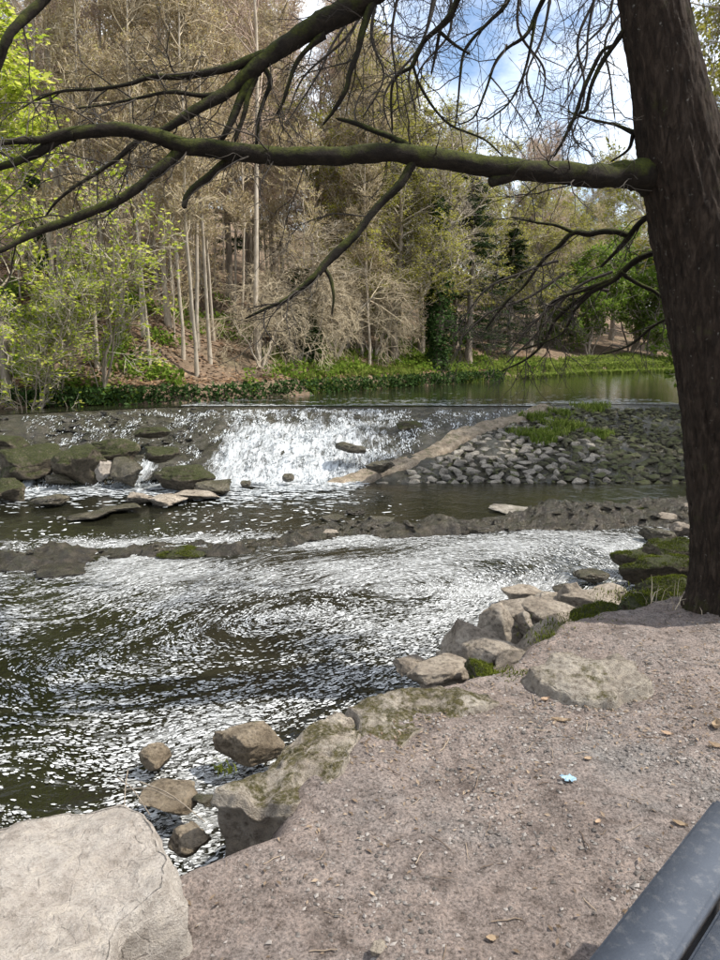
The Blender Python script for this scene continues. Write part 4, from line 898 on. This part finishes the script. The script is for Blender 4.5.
# ------------------------------------------------------------------ near path details
def path_pts(n, x0=-2.1, x1=2.6, y0=.9, y1=5.0, dmax=-.02):
    X = rng.uniform(x0, x1, n); Y = rng.uniform(y0, y1, n); d, _ = poly_sd(X, Y, EDGE); k = d < dmax; return X[k], Y[k]
mb = MB(); X, Y = path_pts(130000, -1.2, 2.4); k = rng.uniform(size=len(X)) < np.clip(.45 + .7 * fbm(xy3(X, Y), 2.2, 4, 131), .05, 1); X, Y = X[k], Y[k]; n = len(X)
sz = .0018 + .009 * rng.uniform(0, 1, n) ** 5
oc = np.array([(1, 0, 0), (0, 1, 0), (-1, 0, 0), (0, -1, 0), (0, 0, .7), (0, 0, -.6)], float); of = np.array([(0, 1, 4), (1, 2, 4), (2, 3, 4), (3, 0, 4), (1, 0, 5), (2, 1, 5), (3, 2, 5), (0, 3, 5)])[:4]
az = rng.uniform(0, 6.28, n); c_, s_ = np.cos(az)[:, None], np.sin(az)[:, None]; sh = oc[None] * rng.uniform(.6, 1.3, (n, 6, 1)) * np.array((1.2, .9, .8)); vx = sh[..., 0] * c_ - sh[..., 1] * s_; vy = sh[..., 0] * s_ + sh[..., 1] * c_
Vp = np.stack([vx, vy, sh[..., 2]], -1) * sz[:, None, None] + np.stack([X, Y, near_h(X, Y) + sz * .25], -1)[:, None]
mb.add(Vp, (of[None] + 6 * np.arange(n)[:, None, None]).reshape(-1, 3))
tag(link('gravel', mb.mesh('gravel', False), M['pebble']), 'small pale grit and pebbles trodden into the path', None, None, 'stuff')
mb = MB(); X, Y = path_pts(16000); band = np.exp(-((Y - 2.9 - .1 * X) / .55) ** 2); k = rng.uniform(size=len(X)) < np.clip(.10 + .75 * band * (1 + fbm(xy3(X, Y), 2, 3, 135)), 0, 1); X, Y = X[k], Y[k]; n = len(X)
leaves(mb, np.stack([X, Y, near_h(X, Y) + rng.uniform(.003, .010, n)], -1), .021, .8, .45)
tag(link('path_litter', mb.mesh('path_litter', False), M['chips']), 'brown leaf fragments scattered over the path', None, None, 'stuff')
mb = MB(); X, Y = path_pts(520); n = len(X); az = rng.uniform(0, 6.28, n); L = rng.uniform(.02, .10, n); f = np.linspace(-.5, .5, 5)
pt = np.stack([X[:, None] + np.cos(az)[:, None] * L[:, None] * f, Y[:, None] + np.sin(az)[:, None] * L[:, None] * f, near_h(X, Y)[:, None] + .006 + 0 * f], -1) + rng.normal(size=(n, 5, 3)) * .002
tubes(mb, pt, np.full((n, 5), .0014) * rng.uniform(.6, 1.6, (n, 1)), 4)
tag(link('path_twigs', mb.mesh('path_twigs'), M['pathtwig']), 'thin broken twigs lying on the path', None, None, 'stuff')
def fallen_leaf(cx, cy, L, asp, rz, curl, lab, mat='paleleaf'):
    p = P(cx, cy, 0.); p = P(cx, cy, nz(p[0], p[1])); u = np.linspace(-1, 1, 13); v = np.linspace(-1, 1, 7); U, Vv = np.meshgrid(u, v, indexing='ij')
    wdt = (1 - np.abs(U) ** 2.2) ** .8 * asp * (1 + .12 * np.sin(U * 14)); x = U * L / 2; y = Vv * wdt * L / 2; z = .006 + curl * L * (Vv ** 2 * .25 + .18 * U ** 2 + .05 * np.sin(U * 5 + 2 * Vv)) - .012 * L * (np.abs(Vv) < .1)
    i = np.arange(13 * 7).reshape(13, 7); F = np.stack([i[:-1, :-1], i[1:, :-1], i[1:, 1:], i[:-1, 1:]], -1).reshape(-1, 4)
    o = link('fallen_leaf', mesh_np('fallen_leaf', np.stack([x, y, z], -1).reshape(-1, 3), [F]), M[mat], None, p); o.rotation_euler = (0, 0, R(rz)); tag(o, lab, 'leaf', 'fallen leaves on the path')
fallen_leaf(561, 722, .085, .28, -10, .4, 'long pale dead leaf on the path beyond the blue scrap')
fallen_leaf(545, 701, .05, .5, 20, .6, 'small curled tan leaf on the path in front of the flat slab')
fallen_leaf(716, 728, .06, .6, 60, .9, 'orange-tan curled leaf at the path side beyond the bench')
fallen_leaf(716, 748, .06, .45, -40, .6, 'pale split leaf near the bench end')
fallen_leaf(667, 735, .05, .5, -30, .4, 'pale oval leaf in the litter strip across the path')
fallen_leaf(588, 760, .035, .6, 10, .4, 'tiny pale leaf just beyond the blue scrap')
fallen_leaf(680, 826, .05, .4, -35, .5, 'narrow orange-brown leaf close to the bench slat')
fallen_leaf(492, 941, .035, .6, 0, .6, 'small orange-brown leaf on the bare gravelly part of the path')
fallen_leaf(598, 823, .03, .5, 40, .3, 'whitish leaf scrap between the blue scrap and the bench')
rock('stone', P(378, 951, .0) + np.array((0, 0, .01)), (.07, .055, .035), (0, 0, 20), 'rock', 'brown fist-size stone half buried in the middle of the path', cat='stone', sub=2)
mb = MB(); U, Vv = np.meshgrid(np.linspace(-1, 1, 13), np.linspace(-1, 1, 11), indexing='ij'); zz_ = .006 + .011 * np.abs(fbm(xy3(U, Vv), 1.7, 3, 141)); i = np.arange(143).reshape(13, 11)
o = link('paper_scrap', mesh_np('paper_scrap', np.stack([U * .022 * (1 + .3 * vn(xy3(U, Vv) * 2, 4)), Vv * .018 * (1 + .3 * vn(xy3(U, Vv) * 2, 7)), zz_], -1).reshape(-1, 3), [np.stack([i[:-1, :-1], i[1:, :-1], i[1:, 1:], i[:-1, 1:]], -1).reshape(-1, 4)]), M['blue'], None, np.array([*P(568, 786, .01)[:2], nz(*P(568, 786, .01)[:2]) + .006]))
tag(o, 'crumpled pale blue scrap of litter on the path', 'litter')
# dry grasses and stalks by the trunk foot
mb = MB()
for cx, cy, n, h in ((650, 606, 8, .2), (675, 610, 26, .14)):
    p = P(cx, cy, -.05); q = np.stack([p[0] + rng.normal(size=n) * .10, p[1] + rng.normal(size=n) * .10, np.zeros(n)], -1); q[:, 2] = near_h(q[:, 0], q[:, 1]) - .02; q[:, 2] = np.maximum(q[:, 2], -.2)
    blades(mb, q, h, .003, .9)
tag(link('dry_grass', mb.mesh('dry_grass', False), M['straw']), 'dry straw-coloured grass by the foot of the trunk', None, None, 'stuff')
mb = MB()
for cx, cy, n, r in ((505, 683, 500, .05), (520, 680, 400, .05), (590, 628, 900, .1), (560, 640, 400, .06), (225, 772, 50, .02), (640, 600, 500, .1)):
    p = P(cx, cy, -.06); q = np.stack([p[0] + rng.normal(size=n) * r * 1.3, p[1] + rng.normal(size=n) * r, p[2] + rng.normal(size=n) * .015], -1)
    blades(mb, q, .03, .003, .9)
tag(link('bank_moss', mb.mesh('bank_moss', False), M['mossleaf']), 'green moss and grass sprouting between the bank rocks', None, None, 'stuff')
for o in MOSSY:          # cushions of short moss on the upper faces
    me = o.data; nf = len(me.polygons); ce = np.empty(nf * 3); me.polygons.foreach_get('center', ce); no = np.empty(nf * 3); me.polygons.foreach_get('normal', no); ar = np.empty(nf); me.polygons.foreach_get('area', ar); ce = ce.reshape(-1, 3); no = no.reshape(-1, 3)
    w_ = ar * np.clip(no[:, 2] - .1, 0, 1) * (fbm(ce + o.location[0], 7, 3, 171) > -.15); 
    if w_.sum() <= 0: continue
    n = int(min(5000, w_.sum() * 26000)); k = rng.choice(nf, n, p=w_ / w_.sum()); q = ce[k] + rng.normal(size=(n, 3)) * np.sqrt(ar[k])[:, None] * .45; q = q - no[k] * ((q - ce[k]) * no[k]).sum(-1, keepdims=True) - no[k] * .002
    mb = MB(); blades(mb, q, .018, .0022, .9); m_ = link('moss', mb.mesh('moss', False), M['mossleaf'], o); m_['kind'] = 'stuff'
# dead reeds over the gully
mb = MB()
for a, b in (((128, 770), (124, 812)), ((124, 790), (175, 800)), ((140, 782), (205, 822)), ((118, 778), (150, 815))):
    p, q = P(*a, -.35), P(*b, -.3); pts = resample(np.array([p, (p + q) / 2 + np.array((0, 0, .03)), q]), 8)[None]; tubes(mb, pts, np.linspace(.0035, .002, 8)[None], 6)
tag(link('driftwood_sticks', mb.mesh('driftwood_sticks'), M['darkbark']), 'thin driftwood sticks caught in the gully', None, None, 'stuff')

# ------------------------------------------------------------------ the leaning tree
tree = thing('leaning_tree', 'big mossy leaning tree on the path with long bare limbs over the river', 'tree', (2.35, 4.25, 0)); TO = np.array((2.35, 4.25, 0.))
def tline(rows, D=None):
    return np.array([np.concatenate([PD(r[0], r[1], r[2]), [r[3] * .5 * r[2] / (math.cos(PITCH) - (r[1] - 480) / FPX * math.sin(PITCH)) / FPX * .96]]) for r in rows])
ctl = tline([(752, 655, 4.25, 120), (748, 610, 4.25, 104), (740, 500, 4.25, 98), (727, 380, 4.25, 98), (703, 250, 4.25, 96), (680, 150, 4.2, 82), (666, 75, 4.15, 70), (652, 0, 4.1, 65), (628, -130, 4.0, 58), (590, -300, 3.9, 50), (560, -480, 3.9, 38), (545, -700, 3.9, 22)])
tp = resample(ctl, 360); n = 360; k = 150
ax = tp[:, :3]; rad = tp[:, 3]; tg = unit(np.gradient(ax, axis=0)); a_ = unit(np.cross(tg, np.array((0, 1., 0)))); b_ = np.cross(tg, a_); an = np.arange(k) * 2 * math.pi / k
ring = a_[:, None] * np.cos(an)[None, :, None] + b_[:, None] * np.sin(an)[None, :, None]
zc = ax[:, 2][:, None]; q = np.stack([np.cos(an)[None] * 1.1 + 0 * zc, np.sin(an)[None] * 1.1 + 0 * zc, zc * .9 + 0 * an[None]], -1)
flare = 1 + .45 * np.exp(-np.clip(zc, 0, 9) / .14) * (.6 + .4 * np.cos(an * 5 + .6)[None])
ridg = 1 - np.abs(fbm(q * np.array((1, 1, .55)), 6.5, 3, 151)); rr = rad[:, None] * flare * (1 + .05 * fbm(q, 1.6, 3, 150) + .045 * (ridg - .7) - .035 * np.abs(fbm(q * np.array((1, 1, .3)), 17, 3, 155)) + .02 * fbm(q, 34, 3, 153))
V = ax[:, None] + ring * rr[..., None]; i = np.arange(n * k).reshape(n, k)
F = np.stack([i[:-1], np.roll(i, -1, 1)[:-1], np.roll(i, -1, 1)[1:], i[1:]], -1).reshape(-1, 4)
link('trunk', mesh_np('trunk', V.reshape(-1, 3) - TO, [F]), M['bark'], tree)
LB = []          # all limbs for twig spawning
def limb(rows, n=None, k=14, mat='limbbark', tw=True, name='limb', rough=.10):
    c = tline(rows); n = n or max(10, int(len(rows) * 7)); r = resample(c, n); r[:, 3] = np.maximum(r[:, 3], .0015); r[-1, 3] = .0004
    r[1:-1, :3] += (np.array([vn(r[1:-1, :3] * 6 + s * 9, 160 + s) for s in range(3)]).T) * np.minimum(r[1:-1, 3:4] * .5, .012)
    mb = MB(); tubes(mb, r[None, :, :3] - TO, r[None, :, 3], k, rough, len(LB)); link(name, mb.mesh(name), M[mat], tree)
    if tw: LB.append(r)
    return r
limb([(704, 182, 4.42, 66), (674, 178, 4.34, 60), (656, 176, 4.26, 46), (641, 175, 4.17, 34), (622, 175, 4.09, 26), (580, 175, 4, 22), (500, 168, 3.9, 21), (430, 158, 3.85, 20), (390, 153, 3.8, 19), (330, 155, 3.75, 18), (260, 155, 3.7, 18), (215, 150, 3.65, 18), (185, 147, 3.6, 17), (160, 137, 3.55, 15), (120, 130, 3.5, 14), (70, 135, 3.45, 12), (40, 140, 3.4, 8), (0, 143, 3.3, 6), (-60, 150, 3.2, 5), (-140, 150, 3.1, 3)], 150, 22)
limb([(520, 172, 3.92, 14), (500, 178, 3.9, 13), (489, 184, 3.88, 9)], 10, tw=False, name='branch_stub')
limb([(75, 136, 3.45, 11), (58, 141, 3.45, 11), (45, 148, 3.43, 10), (20, 160, 3.4, 8), (0, 167, 3.35, 7), (-40, 182, 3.3, 4)])
limb([(196, 146, 3.6, 12), (180, 150, 3.6, 12), (160, 170, 3.55, 11), (125, 197, 3.5, 9), (90, 212, 3.45, 9), (50, 227, 3.4, 8), (20, 240, 3.35, 6), (0, 250, 3.3, 5), (-40, 266, 3.25, 3)])
limb([(240, 155, 3.7, 9), (225, 165, 3.7, 9), (212, 175, 3.68, 8), (195, 187, 3.65, 7), (187, 197, 3.62, 6), (184, 209, 3.6, 5)], tw=False)
limb([(414, 157, 3.82, 10), (410, 168, 3.82, 10), (400, 185, 3.8, 9), (380, 205, 3.8, 8), (360, 228, 3.78, 8), (340, 250, 3.75, 10), (325, 263, 3.73, 9), (315, 275, 3.7, 7), (290, 297, 3.68, 5), (262, 310, 3.65, 3), (244, 319, 3.62, 2)])
limb([(325, 268, 3.73, 4), (331, 280, 3.72, 4), (334, 298, 3.7, 3), (332, 316, 3.7, 2)], tw=False)
limb([(422, 154, 3.84, 9), (395, 140, 3.9, 6), (360, 125, 3.95, 5), (335, 118, 4., 3)])
limb([(500, -170, 4.05, 40), (430, -55, 4.1, 29), (370, -5, 4.1, 25), (340, 12, 4.1, 24), (310, 30, 4.05, 22), (285, 47, 4.02, 18), (262, 64, 4.0, 15), (235, 85, 3.98, 13), (215, 100, 3.95, 12), (190, 115, 3.92, 10), (165, 128, 3.9, 8), (140, 140, 3.88, 6), (118, 158, 3.86, 5), (100, 170, 3.85, 4), (60, 198, 3.8, 3), (44, 218, 3.8, 2)], 120, 18)
limb([(600, -260, 3.95, 44), (560, -220, 4.0, 42), (500, -168, 4.05, 38)], 10, 16, tw=False)
limb([(270, 55, 4.0, 10), (240, 63, 3.98, 9), (215, 70, 3.95, 8), (180, 77, 3.92, 6), (150, 77, 3.9, 5), (130, 83, 3.88, 4), (100, 88, 3.85, 3), (60, 91, 3.8, 2.5), (34, 101, 3.8, 2)])
limb([(320, 30, 4.05, 11), (290, 44, 4.02, 11), (272, 60, 4.0, 9), (255, 76, 4., 9), (243, 95, 3.98, 9), (235, 112, 3.97, 8), (228, 128, 3.95, 7), (220, 143, 3.95, 5)])
limb([(256, 78, 4.0, 6), (249, 95, 3.98, 6), (245, 112, 3.96, 5), (238, 132, 3.95, 4), (234, 143, 3.95, 3)])
limb([(264, 68, 4.0, 5), (270, 83, 4, 5), (265, 100, 4, 4), (259, 120, 4, 4), (257, 146, 4, 3)])
limb([(325, 35, 4.05, 9), (305, 52, 4.03, 5), (295, 67, 4.02, 5), (288, 88, 4.0, 4), (283, 103, 4, 3), (276, 116, 4, 2)])
limb([(232, 88, 3.98, 7), (205, 96, 3.95, 5), (170, 92, 3.9, 4), (140, 97, 3.88, 3), (105, 104, 3.85, 2.5), (75, 108, 3.8, 2)])
limb([(60, -20, 3.6, 10), (45, 0, 3.6, 10), (25, 20, 3.55, 10), (8, 40, 3.5, 9), (2, 60, 3.5, 6), (-6, 78, 3.5, 4)])
limb([(120, -90, 3.7, 16), (85, -50, 3.65, 13), (45, 0, 3.6, 10)], 12, tw=False)
limb([(430, -55, 4.1, 24), (300, -100, 3.95, 20), (200, -120, 3.8, 18), (120, -90, 3.7, 14)], 30, tw=True)
limb([(380, -20, 4.1, 9), (372, 2, 4.08, 9), (362, 30, 4.05, 7), (357, 50, 4.03, 6), (349, 72, 4.02, 6), (345, 90, 4.0, 5), (332, 112, 4, 4), (322, 126, 4, 2)])
limb([(520, -120, 4.3, 14), (480, -50, 4.35, 9), (458, 0, 4.4, 7), (450, 18, 4.4, 7), (440, 28, 4.4, 6), (425, 40, 4.4, 5), (417, 55, 4.4, 5), (412, 66, 4.4, 4), (393, 83, 4.4, 3), (392, 133, 4.4, 2)], 60)
limb([(413, 64, 4.4, 3), (420, 85, 4.4, 3), (435, 110, 4.4, 2.5), (452, 126, 4.4, 2.5), (485, 140, 4.4, 2), (506, 160, 4.4, 1.5)], tw=False)
limb([(441, 28, 4.4, 4), (437, 48, 4.4, 3), (431, 75, 4.4, 2)], tw=False); limb([(440, 32, 4.4, 4), (455, 45, 4.4, 3), (471, 55, 4.4, 2)], tw=False)
limb([(560, -150, 4.2, 12), (530, -60, 4.5, 7), (508, 0, 4.5, 5), (490, 20, 4.5, 4), (470, 42, 4.5, 3.5), (462, 60, 4.5, 3), (458, 100, 4.5, 2), (455, 130, 4.5, 1.5)], 40)
limb([(580, -120, 4.2, 12), (560, -40, 4.4, 7), (540, 8, 4.5, 5), (527, 35, 4.5, 4), (507, 48, 4.5, 3.5), (494, 65, 4.5, 3), (485, 92, 4.5, 2.5), (474, 117, 4.5, 2), (455, 126, 4.5, 1.5)], 40)
limb([(537, 14, 4.5, 4), (529, 55, 4.5, 3), (519, 85, 4.5, 2.5), (507, 105, 4.5, 2), (485, 122, 4.5, 1.5)], tw=True)
limb([(634, 24, 4.12, 9), (622, 34, 4.15, 7), (612, 48, 4.2, 5), (602, 62, 4.2, 5), (592, 85, 4.2, 4), (586, 110, 4.2, 4), (578, 113, 4.2, 3)], tw=False)
limb([(612, 46, 4.2, 4), (600, 54, 4.2, 4), (585, 88, 4.2, 4), (575, 116, 4.2, 4), (563, 140, 4.2, 3), (553, 158, 4.2, 2)])
limb([(655, 130, 4.2, 8), (636, 133, 4.3, 6), (615, 125, 4.4, 3), (585, 118, 4.5, 2), (565, 110, 4.5, 1.5)]); limb([(634, 134, 4.3, 5), (628, 150, 4.4, 3), (610, 162, 4.5, 2)], tw=False)
limb([(700, 190, 4.35, 12), (672, 200, 4.5, 8), (652, 214, 4.6, 6), (640, 223, 4.65, 6), (628, 237, 4.7, 6), (615, 252, 4.75, 4), (600, 268, 4.8, 3)])
limb([(630, 235, 4.7, 6), (618, 231, 4.7, 6), (605, 231, 4.75, 6), (590, 235, 4.8, 6), (575, 233, 4.8, 6), (560, 246, 4.85, 5), (545, 258, 4.9, 4), (525, 285, 5., 3), (505, 303, 5, 3), (485, 330, 5.1, 2)], 60)
limb([(712, 235, 4.4, 13), (680, 244, 4.5, 9), (662, 249, 4.6, 7), (640, 257, 4.65, 7), (625, 268, 4.7, 7), (612, 280, 4.75, 6), (590, 293, 4.8, 5), (570, 306, 4.9, 5), (555, 320, 4.95, 4), (545, 340, 5., 3), (528, 358, 5., 2.5), (500, 372, 5.1, 1.5)], 70)
limb([(612, 279, 4.75, 5), (585, 290, 4.8, 4), (560, 297, 4.85, 3.5), (545, 310, 4.9, 3), (540, 330, 4.9, 2), (538, 350, 4.9, 1.5)]); limb([(620, 272, 4.7, 5), (640, 285, 4.7, 4), (655, 292, 4.7, 4), (672, 306, 4.7, 3)], tw=False)
limb([(575, 233, 4.8, 4), (555, 225, 4.8, 3), (535, 222, 4.8, 2.5), (510, 217, 4.9, 2)]); limb([(590, 294, 4.8, 4), (575, 310, 4.85, 3), (560, 335, 4.9, 2.5), (520, 350, 5., 2)])
limb([(700, 310, 4.5, 6), (672, 318, 4.6, 4), (655, 325, 4.7, 3), (630, 345, 4.8, 2.5), (600, 355, 4.9, 2)])
for s_ in range(13):
    x0 = rng.uniform(372, 640); D = rng.uniform(4.6, 6.2); L = rng.uniform(70, 150); dx = rng.normal() * 40 - 30
    limb([(x0 - dx * .4, -60, D, 4.5), (x0, -10, D, 3.6), (x0 + dx * .35 + rng.normal() * 8, L * .3, D, 3), (x0 + dx * .8 + rng.normal() * 8, L * .65, D, 2.2), (x0 + dx + rng.normal() * 12, L, D, 1.4)], 26, 5, mat='twig', name='branchlet')
for s_ in range(4):
    x0 = rng.uniform(540, 650); y0 = rng.uniform(225, 300); D = rng.uniform(4.8, 5.4)
    limb([(x0, y0, D, 3.5), (x0 - 35, y0 + 12 + rng.normal() * 8, D, 3), (x0 - 75, y0 + 40 + rng.normal() * 10, D, 2.3), (x0 - 105, y0 + 78 + rng.normal() * 12, D, 1.4)], 24, 5, mat='twig', name='branchlet')
# upper limbs out of the picture, carrying the crown that dapples the path
for s in range(9):
    j = 254 + s * 10; o0 = tp[j, :3]; az = rng.uniform(0, 6.28); L = rng.uniform(2.2, 4.0); d0 = np.array((math.cos(az), math.sin(az), .55)); f = np.linspace(0, 1, 24)[:, None]
    r = np.concatenate([o0 + d0 * L * f + rng.normal(size=(24, 3)).cumsum(0) * .02, np.maximum(rad[j] * .45 * (1 - .9 * f), .004)], 1); mb = MB(); tubes(mb, r[None, :, :3] - TO, r[None, :, 3], 9, .08); link('limb', mb.mesh('limb'), M['limbbark'], tree); LB.append(r)
mb = MB()
for r in LB:
    Lr = np.linalg.norm(np.diff(r[:, :3], axis=0), axis=1).sum(); up_ = r[:, 2].mean() > 3.6; thin = r[:, 3].mean() < .012
    nn = max(2, int(Lr * (9 if thin else 6)))
    p, q = spawn(r[None, :, :3], r[None, :, 3], nn, .55 if not thin else .42, .85, 8, .0042, .24, UP * -.05, .12, 1., .3, False); tubes(mb, p - TO, q, 5)
    p2, q2 = spawn(p, q, 5, .26, .7, 5, .0024, .27, UP * -.04, .15, 1., .5); tubes(mb, p2 - TO, np.maximum(q2, .0013), 4)
    p3, q3 = spawn(p2, q2, 2, .13, .7, 3, .002, .25, UP * -.02, .2, 1., .6); tubes(mb, p3 - TO, np.maximum(q3, .001), 3)
o = link('twigs', mb.mesh('twigs'), M['twig'], tree); o['kind'] = 'stuff'

# ------------------------------------------------------------------ bench
bench = thing('bench', 'dark grey slatted bench at the path side', 'bench', (.55, .70, 0)); dirv = np.array((.70, .714)); nrm_ = np.array((.714, -.70))
E0 = np.array((.925, 1.675)); BL = 1.7; ang = math.atan2(dirv[1], dirv[0])
def bbox(name, L, w, h, c, mat, bev=.007, rz=ang, seg=3):
    bm = bmesh.new(); bmesh.ops.create_cube(bm, size=1); bmesh.ops.scale(bm, verts=bm.verts, vec=(L, w, h))
    if bev: bmesh.ops.bevel(bm, geom=bm.edges[:], offset=bev, segments=seg, affect='EDGES')
    me = bpy.data.meshes.new(name); bm.to_mesh(me); bm.free(); me.polygons.foreach_set('use_smooth', [True] * len(me.polygons))
    o = link(name, me, M[mat], bench, np.array(c) - np.array((.55, .70, 0))); o.rotation_euler = (0, 0, rz)
    return o
for k in range(4):
    c = E0 - dirv * BL / 2 + nrm_ * (.06 + k * .137); bbox('slat', BL, .12, .04, (c[0], c[1], .43), 'slat', .008)
for s in (.22, BL - .22):
    c = E0 - dirv * s + nrm_ * .265; bbox('cross_bearer', .05, .48, .045, (c[0], c[1], .387), 'iron', .004)
    for q in (.06, .47):
        c = E0 - dirv * s + nrm_ * q; bbox('leg', .05, .06, .40, (c[0], c[1], .17), 'iron', .004)
